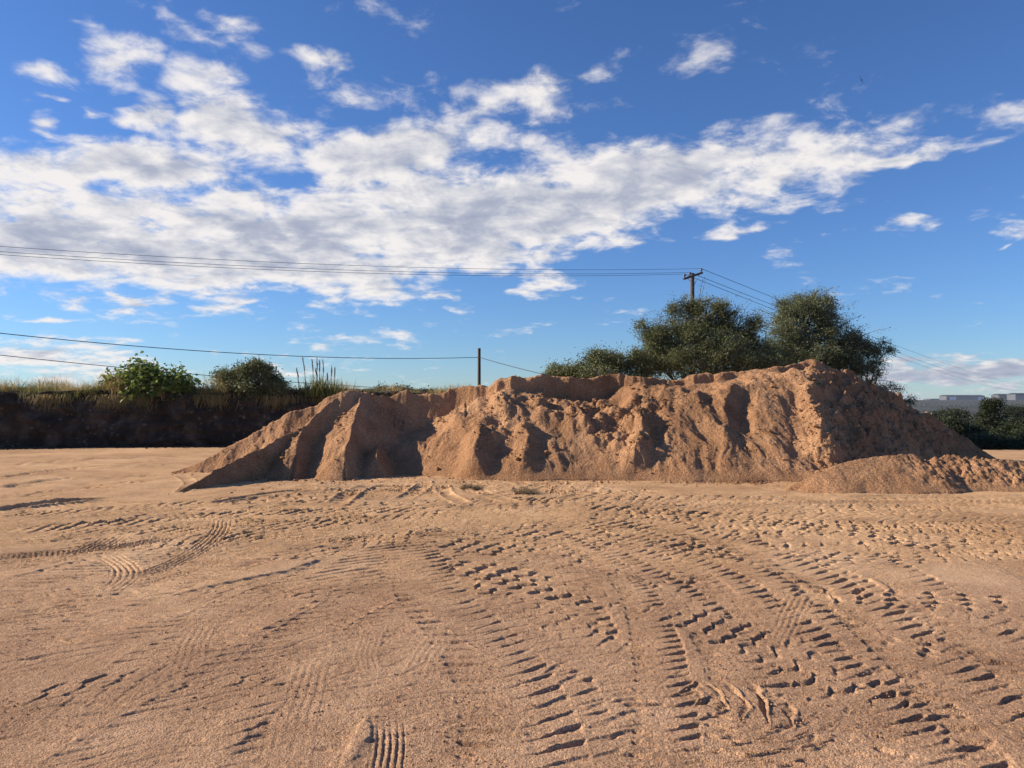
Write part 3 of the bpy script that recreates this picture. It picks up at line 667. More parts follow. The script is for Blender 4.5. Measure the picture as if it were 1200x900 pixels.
def bank_top(x): return float(np.interp(x, [-46, -20, -17, -12, -8, -4, 0, 5, 6.5], [2.1, 2.0, 1.92, 1.95, 1.92, 1.9, 1.85, 1.5, 0.2]))
def bank_y(x): return 25.2 + 0.17 * (x + 17.4) + 0.62

# ------------------------------------------------------------------ foliage
def blades(P, Ln, Wd, Dr, bend=0.3):
    """thin two-segment blades: P base (n,3), length, width, direction unit vectors"""
    n = len(P); side = np.cross(Dr, rng.normal(size=(n, 3))); side /= np.linalg.norm(side, axis=1)[:, None] + 1e-9
    mid = P + Dr * (Ln * 0.55)[:, None]
    dr2 = Dr + side[:, ::-1] * 0; dr2 = Dr + np.c_[rng.normal(size=(n, 2)) * bend, -np.abs(rng.normal(size=n)) * bend * .6]
    dr2 /= np.linalg.norm(dr2, axis=1)[:, None]; tip = mid + dr2 * (Ln * 0.45)[:, None]
    w_ = side * (Wd / 2)[:, None]
    V = np.stack([P - w_, P + w_, mid + w_ * .8, mid - w_ * .8, tip], 1).reshape(-1, 3)
    i = np.arange(n)[:, None] * 5
    return V, i + np.array([[0, 1, 2, 3]]), i + np.array([[3, 2, 4]])
def leaf_quads(P, size, aspect, drd=None, flat=0.0):
    n = len(P); d = rng.normal(size=(n, 3))
    if drd is not None: d = drd + d * 0.45
    d /= np.linalg.norm(d, axis=1)[:, None]; nn = rng.normal(size=(n, 3)); nn[:, 2] += flat
    s = np.cross(d, nn); s /= np.linalg.norm(s, axis=1)[:, None] + 1e-9
    L = size * rng.uniform(0.6, 1.3, n); a = d * L[:, None] / 2; b = s * (L * aspect)[:, None] / 2
    V = np.stack([P - a, P + b * .9 - a * .1, P + a, P - b * .9 - a * .1], 1).reshape(-1, 3)
    return V, np.arange(n)[:, None] * 4 + np.array([[0, 1, 2, 3]])
def unit(v): return v / (np.linalg.norm(v, axis=-1, keepdims=True) + 1e-9)
def tree(name, label, cat, basep, lobes, ntwig, nleaf, lsize, asp, leafm, droop=0.15, group=None, trunk_r=0.11, spike=0.35, inner=0.45, limbs=1.0, gap=0.0, seed=1):
    """lobes: list of (centre xyz, radii xyz, weight) in world space"""
    global rng
    rng = np.random.default_rng(seed)
    basep = np.array(basep, float); root = empty(name, basep); tag(root, label, cat, group)
    tr = MB(); tw = MB(); LV = []; LF = []; nv = 0
    cen = np.mean([l[0] for l in lobes], axis=0)
    ext = []
    for (c, r, wt) in lobes:
        c = np.array(c, float); r = np.array(r, float); ext.append((c, r * .86, wt * .55, None))
        if ntwig > 600:
            for j in range(4):
                d = unit(rng.normal(size=3) + [0, -.2, .35]); ext.append((c + d * r * rng.uniform(.55, .95), r * rng.uniform(.25, .45), wt * .16, c + d * r * .25))
    lobes = ext
    wsum = sum(l[2] for l in lobes)
    fork = basep + (cen - basep) * 0.30 + np.array([0, 0, .05])
    k = np.linspace(0, 1, 6)[:, None]
    tr.tube((basep - [0, 0, .15]) * (1 - k) + fork * k - basep + np.c_[0.06 * np.sin(k * 5), 0.04 * np.cos(k * 4), 0 * k], np.linspace(1.2, .8, 6) * trunk_r, 8)
    for (c, r, wt, par) in lobes:
        c = np.array(c, float); r = np.array(r, float); n = int(ntwig * wt / wsum)
        # limb to lobe
        fk = fork if par is None else par; k = np.linspace(0, 1, 7)[:, None]; mid = (fk + c) / 2 + rng.normal(size=3) * .25 * r.min()
        lp = (1 - k) ** 2 * fk + 2 * k * (1 - k) * mid + k ** 2 * c
        tr.tube(lp - basep, (np.linspace(.62, .28, 7) if par is None else np.linspace(.24, .12, 7)) * trunk_r * limbs, 6)
        nb = max(2, int(n / 26)); subs = []
        for j in range(nb):       # branches inside the lobe
            d = unit(rng.normal(size=3) + [0, 0, .25]); e = c + d * r * rng.uniform(.45, .85); s0 = lp[rng.integers(3, 7)]
            m2 = (s0 + e) / 2 + rng.normal(size=3) * .12 * r.min(); q = np.linspace(0, 1, 6)[:, None]
            bp_ = (1 - q) ** 2 * s0 + 2 * q * (1 - q) * m2 + q ** 2 * e
            tw.tube(bp_ - basep, np.linspace(.26, .09, 6) * trunk_r, 5); subs.append(bp_)
        subs_end = np.array([s[-1] for s in subs]); allp = np.vstack(subs)
        # twigs
        d = unit(rng.normal(size=(n, 3)))
        rad = inner + (1 - inner) * rng.random(n) ** 0.6
        lump = 1 + 0.24 * np.sin(d[:, 0] * 5.1 + seed) * np.cos(d[:, 2] * 6.3 + 2 * seed) + 0.16 * np.sin(d[:, 0] * 12 + d[:, 2] * 9 + seed)
        tip = c + d * r * (rad * lump)[:, None] * (1 + spike * np.clip(rng.normal(size=n), 0, 2.4) * 0.35)[:, None]
        if gap > 0:
            g = pn(tip[:, 0] * 1.6 / r.mean() * 1.4 + seed, tip[:, 2] * 2.2 / r.mean() * 1.4, seed); keep = g > (-.6 + gap); tip = tip[keep]; d = d[keep]; n = len(tip)
        # nearest branch point for each tip
        di = ((tip[:, None] - allp[None]) ** 2).sum(-1).argmin(1); st = allp[di]
        for j in range(n):
            q = np.linspace(0, 1, 4)[:, None]; m2 = (st[j] + tip[j]) / 2 + [0, 0, .12 * np.linalg.norm(tip[j] - st[j])]
            if j % 2 == 0: tw.tube(((1 - q) ** 2 * st[j] + 2 * q * (1 - q) * m2 + q ** 2 * tip[j]) - basep, np.linspace(.014, .004, 4), 3, cap=False)
        m = nleaf; q = rng.random((n, m)) ** 0.7; q = 0.25 + 0.78 * q
        a = st[:, None]; b = tip[:, None]; mid = (a + b) / 2 + np.array([0, 0, .12]) * np.linalg.norm(b - a, axis=-1, keepdims=True)
        P = (1 - q[..., None]) ** 2 * a + 2 * q[..., None] * (1 - q[..., None]) * mid + q[..., None] ** 2 * b
        P = P + rng.normal(size=P.shape) * lsize * 1.25; P[..., 2] -= droop * rng.random((n, m)) * lsize * 4
        dr = np.repeat(unit(tip - st)[:, None], m, 1); dr[..., 2] -= droop
        V, f = leaf_quads(P.reshape(-1, 3), lsize, asp, dr.reshape(-1, 3), 0.8)
        LV.append(V - basep); LF.append(f + nv); nv += len(V)
    tr.build('trunk', M_bark, root); 
    cr = make_obj('crown', np.vstack(LV), np.vstack(LF), leafm, root, smooth=False)
    tw.build('branches', M_bark, root)
    return root
def L(u, v, Y, ru, rv, w_=1.0, ry=None):
    c = at(u, v, Y); return (c, (ru / F * Y, (ry if ry else ru / F * Y * .8), rv / F * Y), w_)
g_t = 'thorn trees behind the sand pile'
tree('thorn_bush', 'low spreading thorn bush behind the pile at the left end of the tree clump', 'bush', (3.0, 27, 0.0),
     [L(672,436,27,32,15,.8), L(712,428,27,36,21,1.2), L(748,432,27,26,25,1), L(640+20,440,26.6,20,9,.4), L(700,450,27,60,18,1.2)], 2300, 20, .08, .40, M_thorn, group=g_t, seed=3, trunk_r=.08, spike=.8)
tree('thorn_tree', 'broad dark green thorn tree with the power pole rising from behind it', 'tree', (7.3, 28, 0.0),
     [L(828,395,28,62,40,2.4), L(790,400,27.6,38,36,1.2), L(862,398,28,38,34,1.2), L(815,378,28,38,26,1.0), L(880,410,28.4,26,34,.9), L(800,430,28,48,26,1.3), L(862,432,28.3,44,26,1.3), L(770,425,27.6,22,24,.6),L(850,378,28,20,20,.4), L(902,420,28.6,22,20,.8), L(768,392,27.4,26,18,.5), L(828,362,28,30,14,.5), L(820,425,26.6,50,22,1.2), L(880,430,26.8,40,20,.8)],
     6400, 24, .075, .38, M_thorn, group=g_t, seed=5, trunk_r=.12, gap=.18, spike=1.0, inner=.35)
tree('thorn_tree', 'tall grey green thorn tree at the right of the clump behind the pile peak', 'tree', (11.2, 30, 0.0),
     [L(945,378,30,48,34,2.0), L(972,395,30,46,32,1.6), L(925,392,29.6,32,36,1.2), L(1000,412,30,26,24,.8), L(950,415,30,60,26,1.6), L(985,435,30,36,18,.8), L(918,425,30,24,30,.8), L(935,358,30,26,14,.5)],
     5000, 24, .075, .38, M_thorn2, group=g_t, seed=8, trunk_r=.15, gap=.18, spike=1.0, inner=.35)
tree('thorn_tree', 'sparse wispy thorn tree leaning out at the far right of the clump', 'tree', (13.4, 29.3, -0.4),
     [L(1018,418,29.3,22,20,1), L(1032,408,29.3,16,14,.7), L(1010,440,29.3,26,14,.9), L(1030,432,29.3,14,14,.4), L(1040,456,29.3,18,8,.4), L(1066,470,29.3,12,4,.2)],
     1000, 11, .07, .38, M_thorn2, group=g_t, seed=12, trunk_r=.06, spike=.8, inner=.25)
tree('fig_bush', 'broad-leaved green bush growing at the edge of the earth bank', 'bush', (-13.6, 26.9, 1.9),
     [L(172,440,27,28,14,1.4), L(150,444,27,20,10,.8), L(200,446,27,24,11,1.0), L(176,455,27,42,9,1.1), L(162,431,27,10,7,.3), L(214,453,27,13,7,.4), L(130,446,27,8,7,.25)],
     600, 13, .15, .72, M_fig, droop=.4, seed=15, trunk_r=.07, inner=.3, spike=.3)
tree('thorn_bush', 'rounded dark green bush on the bank beside the tall reeds', 'bush', (-9.2, 27.6, 1.9),
     [L(298,441,27.6,32,17,1.6), L(275,449,27.6,20,14,.9), L(322,452,27.6,22,12,.9), L(300,430,27.6,20,7,.5), L(300,457,27.6,46,9,.8), L(258,440,27.6,10,8,.2)],
     1500, 14, .085, .5, M_thorn, seed=18, trunk_r=.07, spike=.5, gap=.1)
# low shrubs along the bank and the gap behind the pile
shr = [(232,460,27.3,20,9,'small leafy shrub filling the gap between the two bank bushes',M_thorn),
       (345,462,27.8,22,8,'low dark shrub at the foot of the reeds on the bank',M_thorn),
       (447,458,30,7,6,'tiny upright shrub seen just over the left part of the pile',M_darkleaf),
       (472,458,30,14,6,'small dark rounded shrub seen over the dip in the pile crest',M_darkleaf),
       (500,461,30,16,4,'lowest shrub showing over the pile crest left of the plain pole',M_darkleaf),
       (68,464,28,34,5,'low green shrub among grass on the bank left of the broad-leaved bush',M_thorn),
       (12,460,27.5,16,6,'scrubby bush at the far left edge of the bank',M_thorn)]
for i, (u, v, Yd, ru, rv, lb, mt_) in enumerate(shr):
    b = at(u, 468, Yd); b[2] = bank_top(b[0]) - .05
    tree('shrub', lb, 'shrub', b, [L(u, v, Yd, ru, rv), L(u - ru * .5, v + 2, Yd, ru * .6, rv * .8), L(u + ru * .5, v + 2, Yd, ru * .6, rv * .8)], 260, 12, .075, .5, mt_, seed=30 + i, trunk_r=.03, group='low shrubs on the bank')
# right side trees below the yard edge
rt = [(1158,486,36,26,30,-2.2,'dark pointed evergreen standing below the yard edge at the far right','tree',M_darkleaf,[L(1162,478,36,12,9),L(1160,494,36,22,14,1.6),L(1155,512,36,34,14,2)]),
      (1122,500,34,24,18,-2.0,'dark bush between the pile flank and the pointed evergreen','bush',M_darkleaf,[L(1122,504,34,24,14),L(1105,508,34,22,10),L(1138,514,34,22,12)]),
      (1195,505,33,24,20,-2.0,'rounded dark bush at the right edge of the photo beyond the yard','bush',M_darkleaf,[L(1195,506,33,24,16),L(1180,514,33,20,10),L(1225,508,33,28,16)]),
      (1170,520,30,36,9,-1.0,'low scrubby bush lining the yard edge at right','bush',M_darkleaf,[L(1150,521,30,24,7),L(1180,521,30,26,7),L(1210,520,30,26,8)]),
      (1085,492,48,22,10,-3.2,'brownish scrub bush farther down the slope just right of the pile flank','bush',M_darkleaf,[L(1085,496,48,20,9),L(1108,500,48,20,9)]),
      (1150,480,120,20,8,-8,'distant field tree seen left of the pointed evergreen','tree',M_darkleaf,[L(1120,487,120,16,6),L(1104,490,120,12,5)]),
      (1190,478,140,20,8,-9,'distant field tree seen right of the pointed evergreen','tree',M_darkleaf,[L(1190,484,140,16,5),L(1210,486,140,14,5)])]
for i, (u, v, Yd, ru, rv, zb, lb, ct, mt_, lob) in enumerate(rt):
    b = at(u, 468, Yd); b[2] = zb
    tree('evergreen_tree' if i == 0 else ('field_tree' if ct == 'tree' else 'roadside_bush'), lb, ct, b, lob, 1300, 14, .10 * (1 if Yd < 60 else 3), .5, mt_, seed=50 + i, trunk_r=.09, group='bushes beyond the yard edge')

# far tree belts, too many to count
rng = np.random.default_rng(77)
def far_height(x, y):
    r = np.hypot(x, y); z = np.interp(r, [0, 25.5, 29, 45, 90, 300, 700, 1200, 1900, 2500, 4000, 20000], [0, 0, -0.5, -3.0, -7, -17, -26, -24, -12, 0.0, -8, -60])
    return z + fbm(x, y, 0.0022, 4, 0.5, 91) * np.clip((r - 60) / 500, 0, 1) * 7 * np.clip((2600 - r) / 900, 0.12, 1)
n = 5200; th = np.radians(rng.uniform(16, 40, n)); rr2 = np.exp(rng.uniform(math.log(170), math.log(2450), n))
bx_ = rr2 * np.sin(th); by_ = rr2 * np.cos(th); kp = (fbm(bx_ * .5, by_ * 1.4, .006, 3, .5, 78) > 0.02)
bx_, by_, rr2 = bx_[kp], by_[kp], rr2[kp]; bz_ = far_height(bx_, by_)
ico = []
phi = (1 + 5 ** .5) / 2
iv = unit(np.array([[-1, phi, 0], [1, phi, 0], [-1, -phi, 0], [1, -phi, 0], [0, -1, phi], [0, 1, phi], [0, -1, -phi], [0, 1, -phi], [phi, 0, -1], [phi, 0, 1], [-phi, 0, -1], [-phi, 0, 1]], float))
if_ = np.array([[0, 11, 5], [0, 5, 1], [0, 1, 7], [0, 7, 10], [0, 10, 11], [1, 5, 9], [5, 11, 4], [11, 10, 2], [10, 7, 6], [7, 1, 8], [3, 9, 4], [3, 4, 2], [3, 2, 6], [3, 6, 8], [3, 8, 9], [4, 9, 5], [2, 4, 11], [6, 2, 10], [8, 6, 7], [9, 8, 1]])
m = len(bx_); sz = rng.uniform(1.2, 3.2, m)
V = iv[None] * (sz[:, None, None] * rng.uniform(.7, 1.2, (m, 12, 1))) * np.array([1.3, 1.3, .8]) + np.stack([bx_, by_, bz_ + sz * .35], 1)[:, None]
make_obj('far_woodland', V.reshape(-1, 3), (np.arange(m)[:, None, None] * 12 + if_[None]).reshape(-1, 3), M_darkleaf, smooth=False)
tag(bpy.data.objects['far_woodland'], 'dark scrub and hedgerows scattered over the far valley side', 'woodland', None, 'stuff')

# ------------------------------------------------------------------ grass on the bank
def patch(n, xa, xb, ya, yb, dens_seed, thr):
    x = rng.uniform(xa, xb, n); yy = rng.uniform(ya, yb, n); k = pn(x * .9, yy * .9, dens_seed) + .5 * pn(x * 3, yy * 3, dens_seed + 1) > thr
    return x[k], yy[k]
def grass(name, n, lo, hi, matl, thr, seed, lab, xa=-30, xb=2.5, front=-0.30, wide=3.0, wd=.012):
    global rng
    rng = np.random.default_rng(seed); x, off_ = patch(n, xa, xb, front, wide, seed, thr)
    y_ = 25.2 + 0.17 * (x + 17.4) + 0.62 + off_
    tp = np.interp(x, [-46, -20, -17, -12, -8, -4, 0, 5, 6.5], [2.1, 2.0, 1.92, 1.95, 1.92, 1.9, 1.85, 1.5, 0.2])
    z = tp + np.where(off_ < 0, off_ * 1.1, 0) - .05
    n_ = len(x); ht = rng.uniform(lo, hi, n_) * (0.55 + 0.9 * np.clip(.5 + pn(x * .7, x * 0, seed + 7), 0, 1))
    ht *= 0.8 + 0.8 * np.exp(-((x + 17.3) / .9) ** 2) + 0.9 * np.exp(-((x + 14.3) / 1.1) ** 2) + .5 * np.exp(-((x + 11.0) / .5) ** 2)
    d = unit(np.c_[rng.normal(size=(n_, 2)) * .38 + [[.05, -.1]], np.ones(n_)])
    V, q, t_ = blades(np.c_[x, y_, z], ht, np.full(n_, wd), d, .55)
    o = make_obj(name, V, [q, t_], matl, smooth=False); tag(o, lab, 'grass', None, 'stuff')
grass('dry_grass', 40000, .16, .62, M_dry, .16, 401, 'dry golden grass fringing the top of the earth bank')
grass('green_grass', 34000, .10, .36, M_grass, .0, 402, 'short green grass along the top of the earth bank')
# roots and straw hanging over the face
rng = np.random.default_rng(9)
n = 2600; cx = rng.choice([-13.9, -13.3, -10.8, -16.2, -8.4, -6.7, -18.4], n); x = cx + rng.normal(size=n) * .35; y_ = 25.2 + .17 * (x + 17.4) + .35 + rng.random(n) * .2
V, q, t_ = blades(np.c_[x, y_, np.full(n, 1.85) - rng.random(n) * .25], rng.uniform(.2, .55, n), np.full(n, .012), unit(np.c_[rng.normal(size=n) * .3, -np.ones(n) * .35, -np.ones(n)]), .3)
tag(make_obj('hanging_straw', V, [q, t_], M_dry, smooth=False), 'dry straw and roots hanging down the bank face', 'dry grass', None, 'stuff')

# tall reeds
M_reed = leaf_mat('reed_stem', (.12, .10, .05), (.17, .15, .075), (.24, .20, .11), .2)
M_plume = leaf_mat('reed_plume', (.20, .16, .12), (.28, .23, .17), (.38, .31, .24), .35)
rb = at(372, 462, 27.4); rb[2] = 1.85
reed = empty('reed_clump', rb); tag(reed, 'clump of tall dry reeds with thin plumes beside the left end of the pile', 'reeds')
rng = np.random.default_rng(14)
for (u0, u1, vt) in [(358,354,421),(366,365,423),(368,371,421),(371,374,425),(376,378,424),(373,369,434),(385,388,431),(388,392,433),(350,347,434),(381,383,440)]:
    a = at(u0, 464, 27.4) - rb; a[2] = -.1; b = at(u1, vt, 27.4) - rb; k = np.linspace(0, 1, 7)[:, None]
    pts = a * (1 - k) + b * k + np.c_[.05 * np.sin(k * 3), 0 * k, 0 * k]
    st = MB(); st.tube(pts, np.linspace(.016, .008, 7), 5); so = st.build('stem', M_reed, reed)
    np_ = 120; q = rng.uniform(.66, 1.0, np_); P = a * (1 - q[:, None]) + b * q[:, None] + np.c_[.05 * np.sin(q * 3), 0 * q, 0 * q]
    V, qd, td = blades(P, rng.uniform(.08, .16, np_), np.full(np_, .012), unit(np.c_[rng.normal(size=(np_, 2)) * .16, np.ones(np_)]), .15)
    make_obj('plume', V, [qd, td], M_plume, so, smooth=False)
n = 420; x = rng.normal(size=n) * .28 + rng.choice([.0, .05, .5], n); P = np.c_[x, rng.normal(size=n) * .2, np.zeros(n) - .1]
V, qd, td = blades(P, rng.uniform(.3, .95, n), np.full(n, .022), unit(np.c_[rng.normal(size=(n, 2)) * .22, np.ones(n)]), .4)
make_obj('leaves', V, [qd, td], M_grass, reed, smooth=False)

# ------------------------------------------------------------------ power line
def sag_wire(a, b, sag, rad, lab, grp, n=40):
    a = np.array(a, float); b = np.array(b, float); k = np.linspace(0, 1, n)[:, None]
    pts = a * (1 - k) + b * k; pts[:, 2] -= (4 * sag * k * (1 - k))[:, 0]
    mbb = MB(); mbb.tube(pts - a, rad, 5, cap=False); o = mbb.build('power_cable', M_wire); o.location = a; tag(o, lab, 'cable', grp); return o
PY1 = 45.0; p1 = at(812, 322, PY1); ptop = p1[2] + .12
pole = empty('power_pole', (p1[0], p1[1], -4.0)); tag(pole, 'tall wooden power pole with a slanting crossarm above the trees', 'power pole')
mbp = MB(); mbp.tube([(0, 0, 0), (0, 0, 5), (0, 0, ptop + 4.0)], [.17, .15, .12], 12); mbp.build('post', M_pole, pole)
armL = at(801, 327, PY1 - .75); armR = at(823, 319.5, PY1 + .75)
rel = np.array([p1[0], p1[1], -4.0])
# crossarm: a squared timber, running from near-left to far-right
aL, aR = armL - rel, armR - rel; aL[1] -= .14; aR[1] -= .14
d = aR - aL; ang = math.atan2(d[1], d[0]); mid = (aL + aR) / 2
m_ = MB(); s_ = np.array([math.sin(ang), -math.cos(ang), 0]) * .05; up = np.array([0, 0, .065])
V = [aL - s_ - up, aL + s_ - up, aL + s_ + up, aL - s_ + up, aR - s_ - up, aR + s_ - up, aR + s_ + up, aR - s_ + up]
m_.add(V, [[0, 1, 2, 3], [7, 6, 5, 4], [0, 4, 5, 1], [1, 5, 6, 2], [2, 6, 7, 3], [3, 7, 4, 0]]); m_.build('crossarm', M_pole, pole, smooth=False)
m_ = MB(); e = aL + d * .80 - [0, 0, .07]; f_ = np.array([0, -.12, e[2] - .85]); m_.tube([e, f_], .022, 5); m_.build('brace', M_steel, pole)
m_ = MB(); e = aL + d * .22 - [0, 0, .07]; m_.tube([e, np.array([0, -.12, f_[2] + .3])], .018, 5); m_.build('brace', M_steel, pole)
tips = []
for q in (.06, .33, .95):
    c = aL + d * q + [0, 0, .07]
    m_ = MB(); m_.tube([c, c + [0, 0, .06], c + [0, 0, .10], c + [0, 0, .13], c + [0, 0, .18], c + [0, 0, .22]], [.02, .025, .085, .07, .08, .03], 10); m_.build('insulator', M_insul, pole)
    tips.append(c + [0, 0, .2] + rel)
dl = np.array([-33.0, -13.0, 0]); gl = 'power cables running left from the tall pole'; gr_ = 'power cables running away right from the tall pole'
for i, (v_l, nm_) in enumerate([(282,'lowest of the three cables running left from the tall pole'), (278.5,'middle of the three cables running left from the tall pole'), (272.5,'topmost of the three cables running left from the tall pole')]):
    e = at(0, v_l, 31.6 + .3 * i); s0 = tips[i]; end = s0 + (e - s0) * 1.35
    sag_wire(s0, end, .75, .010, nm_, gl)
for i, (v_r, nm_) in enumerate([(457,'lowest of the three cables running away right from the tall pole'), (454,'middle of the three cables running away right from the tall pole'), (450.5,'topmost of the three cables running away right from the tall pole')]):
    e = at(1210, v_r, 330); sag_wire(tips[i], e, 2.0 + .3 * (2 - i), .016, nm_, gr_, 80)
PY2 = 50.0; p2 = at(561.5, 408, PY2)
pole2 = empty('telephone_pole', (p2[0], PY2, -4)); tag(pole2, 'short plain dark pole standing behind the left half of the pile', 'pole')
mbp = MB(); mbp.tube([(0, 0, 0), (0, 0, 4), (0, 0, p2[2] + 4)], [.14, .12, .10], 12); mbp.build('post', M_pole, pole2)
m_ = MB(); m_.tube([(0, -.10, p2[2] + 3.3), (0, -.16, p2[2] + 3.3), (0, -.2, p2[2] + 3.38)], [.02, .03, .04], 8); m_.build('insulator', M_insul, pole2)
w2 = p2 + [0, -.2, -.62]
e = at(0, 381, 34); sag_wire(w2, w2 + (e - w2) * 1.2, .66, .020, 'upper cable running left from the short plain pole', 'cables of the short plain pole')
e = at(0, 411, 34); lo2 = at(561, 459.5, PY2 - .1); sag_wire(lo2, lo2 + (e - lo2) * 1.2, .36, .017, 'lower cable running left from the short plain pole, just above the bushes', 'cables of the short plain pole')
e = at(700, 452, 44); sag_wire(w2, e, .1, .020, 'cable dropping right from the short plain pole into the thorn bush', 'cables of the short plain pole')

# ------------------------------------------------------------------ far industrial sheds on the ridge
M_shed = mat('shed_wall', (0.10, 0.105, 0.12), 0.7); M_shedw = mat('white_cladding', (0.80, 0.80, 0.80), 0.5); M_roof = mat('shed_roof', (0.03, 0.032, 0.04), 0.6)
def shed(u0, u1, vb, vt, Yd, lab, faces=()):
    a = at(u0, vb, Yd); b = at(u1, vb, Yd); t_ = at(u0, vt, Yd)[2]; wdt = b[0] - a[0]; h = t_ - a[2]; z0 = far_height(np.array([(a[0] + b[0]) / 2]), np.array([Yd]))[0] - 2
    z0 = min(z0, a[2]); root = empty('industrial_shed', ((a[0] + b[0]) / 2, Yd + 20, z0)); tag(root, lab, 'building', 'sheds on the far ridge')
    mm = MB(); ht = t_ - z0; mm.box((0, 0, ht * .42), (wdt, 40, ht * .84)); wl_ = mm.build('wall', M_shed, root, smooth=False)
    mm = MB(); x_ = wdt / 2 * 1.02; zt = ht * .84 + .05
    mm.add([(-x_, -21, zt), (x_, -21, zt), (x_, 21, zt), (-x_, 21, zt), (-x_, 0, ht), (x_, 0, ht)], [[0, 1, 5, 4], [2, 3, 4, 5], [3, 2, 1, 0]], [[1, 2, 5], [3, 0, 4]]); mm.build('roof', M_roof, root, smooth=False)
    for (fa, fb) in faces:
        mm = MB(); mm.box((wdt * ((fa + fb) / 2 - .5), -20.4, ht * .42), (wdt * (fb - fa), .6, ht * .5)); mm.build('panel', M_shedw, root, smooth=False)
shed(1109, 1154, 469, 462.8, 2350, 'wide grey shed with two white wall panels on the far ridge', [(.08, .25), (.82, .98)])
shed(1171, 1192, 467.5, 461.5, 2300, 'grey shed on the far ridge right of the white-panelled one', [])
shed(1190, 1216, 467.5, 460.5, 2250, 'tallest grey shed on the far ridge at the right edge of the photo', [])
shed(1090, 1108, 469.5, 467.2, 2400, 'smallest low shed at the left end of the far ridge row', [])

# ------------------------------------------------------------------ loose stuff on the ground
rng = np.random.default_rng(31)
def clods(name, n, fx, szr, matl, lab, cat):
    x, y, s = fx(n); m = len(x); V = iv[None] * (s[:, None, None] * rng.uniform(.6, 1.15, (m, 12, 1))) * np.array([1.2, 1.1, .75])
    V = V + np.stack([x, y, s * .25], 1)[:, None]
    o = make_obj(name, V.reshape(-1, 3), (np.arange(m)[:, None, None] * 12 + if_[None]).reshape(-1, 3), matl); tag(o, lab, cat, None, 'stuff')
def f1(n):
    x = rng.uniform(-7.6, 14, 90000); y = rng.uniform(12.8, 20.6, 90000)
    i = np.clip(np.searchsorted(ys, y), 1, len(ys) - 1); j = np.clip(np.searchsorted(xs, x), 1, len(xs) - 1); z = Hp[i, j]
    k = (z > -.03) & (z < .07) & (y < Dc[i, j]); x, y = x[k][:n], y[k][:n]; m = len(x)
    off_ = np.abs(rng.normal(size=m)) * .28
    return x + rng.normal(size=m) * .08, y - off_, rng.uniform(.007, .020, m) * np.where(rng.random(m) < .08, 2.2, 1)
clods('sand_clods', 5000, f1, None, M_pile, 'small loose sand clods scattered along the foot of the pile', 'sand clods')
def pile_clods():
    n = 34000; x = rng.uniform(-7.5, 14.5, n); y = rng.uniform(13.2, 20.4, n)
    i = np.clip(np.searchsorted(ys, y), 1, len(ys) - 1); j = np.clip(np.searchsorted(xs, x), 1, len(xs) - 1)
    z = Hp[i, j]; zn = zone[i, j] * .9 + flank[i, j] * .8 + .05
    k = (z > .12) & (rng.random(n) < zn) & (y < Dc[i, j] - .1) & (pn(x * 1.7, y * 1.7, 58) > -.1); x, y, z = x[k], y[k], z[k]; m = len(x)
    s = rng.uniform(.010, .028, m) * np.where(rng.random(m) < .07, 2.2, 1)
    V = iv[None] * (s[:, None, None] * rng.uniform(.55, 1.2, (m, 12, 1))) * np.array([1.2, 1.0, .8]) + np.stack([x, y, z + s * .2], 1)[:, None]
    o = make_obj('slumped_clods', V.reshape(-1, 3), (np.arange(m)[:, None, None] * 12 + if_[None]).reshape(-1, 3), M_pile, smooth=False)
    tag(o, 'broken sand clods lying over the slumped face of the long pile', 'sand clods', None, 'stuff')
pile_clods()
def f2(n):
    r = 3.0 + 11 * rng.random(n) ** 1.3; a = np.radians(rng.uniform(-38, 38, n)); x = r * np.sin(a); y = r * np.cos(a)
    k = pn(x * .8, y * .8, 55) > .02; x, y = x[k], y[k]
    return x, y, rng.uniform(.003, .008, len(x))
def f4(n):
    x = np.clip(rng.normal(-1.0, 1.8, n), -5, 3); y = rng.uniform(12.9, 15.0, n); k = pn(x * 1.6, y * 1.6, 91) > .0; x, y = x[k], y[k]
    return x, y, rng.uniform(.008, .022, len(x)) * np.where(rng.random(len(x)) < .1, 2.0, 1)
clods('churned_clods', 1600, f4, None, M_ground, 'crumbs of sand thrown up by wheels in front of the left half of the pile', 'sand clods')
clods('grit', 7000, f2, None, M_ground, 'fine grit and crumbs of sand lying over the yard', 'grit')
def f3(n):
    x = rng.uniform(-26, -3, n); y = 25.2 + .17 * (x + 17.4) - np.abs(rng.normal(size=n)) * .45 + .25
    return x, y, rng.uniform(.02, .06, n)
clods('bank_rubble', 4500, f3, None, M_bank, 'stones and rubble fallen along the foot of the earth bank', 'rubble')
M_weed = leaf_mat('dry_weed', (.10, .07, .04), (.22, .16, .09), (.36, .26, .15), .2)
for (u, v, s, lb) in [(552, 573, .22, 'left of the two dry weed tufts in front of the pile, in a wheel rut'), (617, 578, .24, 'right of the two dry weed tufts in front of the pile, on smooth sand')]:
    c = gnd(u, v); n = 520; P = np.c_[np.clip(rng.normal(size=(n, 2)), -1.5, 1.5) * s * .45, np.zeros(n)]
    V, q, t_ = blades(P, rng.uniform(.06, .22, n), np.full(n, .008), unit(np.c_[rng.normal(size=(n, 2)) * 1.1, np.full(n, .6)]), .6)
    o = make_obj('weed_tuft', V, [q, t_], M_weed, smooth=False); o.location = (c[0], c[1], 0.0); tag(o, lb, 'weed', 'dry weed tufts in front of the pile')

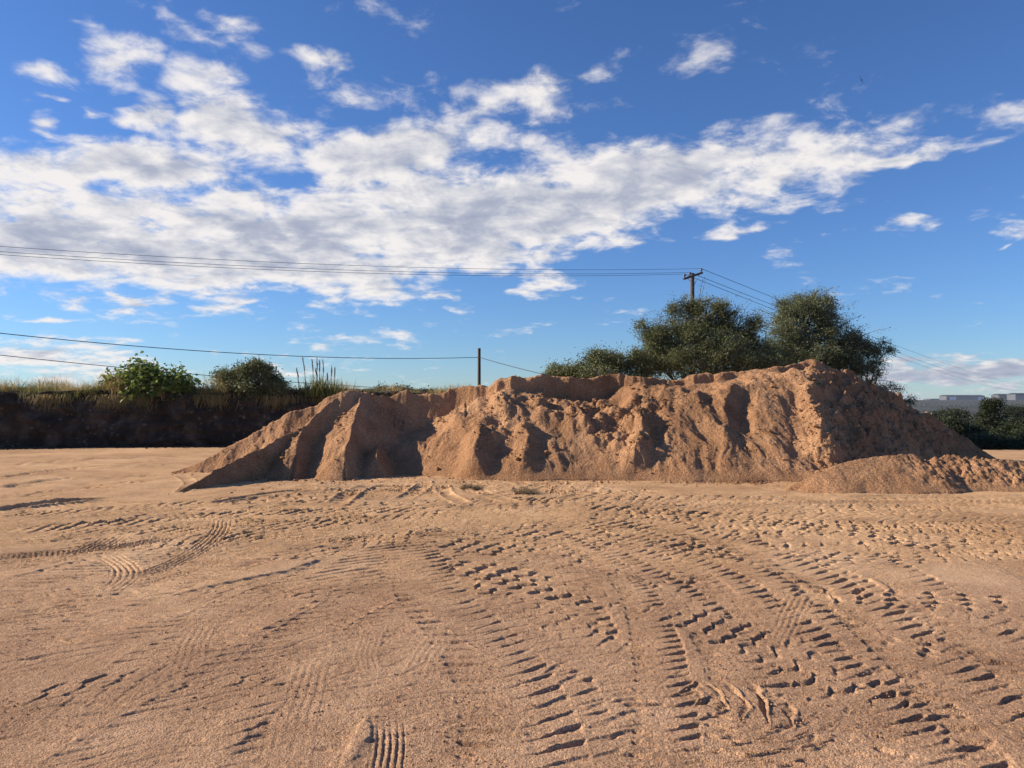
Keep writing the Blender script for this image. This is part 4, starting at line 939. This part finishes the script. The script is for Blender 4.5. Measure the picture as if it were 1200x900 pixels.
# ------------------------------------------------------------------ bird
M_bird = mat('bird_plumage', (0.03, 0.03, 0.035), 0.7)
bc = at(1013, 91, 42.0)
bm_ = MB()
k = np.linspace(0, 1, 9); bm_.tube(np.c_[(k - .5) * .30, 0 * k, .02 * np.sin(k * 3)], [.004, .02, .038, .045, .042, .03, .026, .022, .004], 8)
for s_ in (-1, 1):
    bm_.add([(.06, s_ * .02, .01), (-.06, s_ * .02, .01), (-.05, s_ * .10, s_ * .10 + .02), (.055, s_ * .10, s_ * .10 + .03), (-.03, s_ * .17, s_ * .20), (.03, s_ * .16, s_ * .21),
             (.06, s_ * .02, 0), (-.06, s_ * .02, 0), (-.05, s_ * .10, s_ * .10 + .01), (.055, s_ * .10, s_ * .10 + .02), (-.03, s_ * .17, s_ * .20 - .01), (.03, s_ * .16, s_ * .20)],
            [[0, 1, 2, 3], [3, 2, 4, 5], [9, 8, 7, 6], [11, 10, 8, 9], [0, 3, 9, 6], [3, 5, 11, 9], [5, 4, 10, 11], [4, 2, 8, 10], [2, 1, 7, 8]])
bm_.add([(-.13, -.012, 0), (-.22, -.03, 0), (-.22, .03, 0), (-.13, .012, 0), (-.13, -.012, .006), (-.22, -.03, .004), (-.22, .03, .004), (-.13, .012, .006)], [[3, 2, 1, 0], [4, 5, 6, 7], [0, 1, 5, 4], [1, 2, 6, 5], [2, 3, 7, 6]])
bo = bm_.build('bird', M_bird); bo.location = bc; bo.rotation_euler = (R(25), R(-20), R(60)); tag(bo, 'small dark bird flying high in the blue sky at right', 'bird')

# ------------------------------------------------------------------ haze
hz = MB(); hz.box((0, 1500, 0), (9000, 9000, 2)); hzo = None
mh = bpy.data.materials.new('haze'); mh.use_nodes = True; nt = mh.node_tree; nt.nodes.clear()
vo = nt.nodes.new('ShaderNodeVolumePrincipled'); oo = nt.nodes.new('ShaderNodeOutputMaterial'); nt.links.new(vo.outputs[0], oo.inputs['Volume'])
vo.inputs['Color'].default_value = (0.80, 0.88, 1.0, 1); vo.inputs['Density'].default_value = 0.00009; vo.inputs['Anisotropy'].default_value = 0.2
hm = MB(); hm.box((600, 1400, -34), (4400, 3200, 90)); 
HAZE = hm.build('haze', mh, smooth=False); tag(HAZE, 'thin pale blue air haze over the valley', None, None, 'stuff')
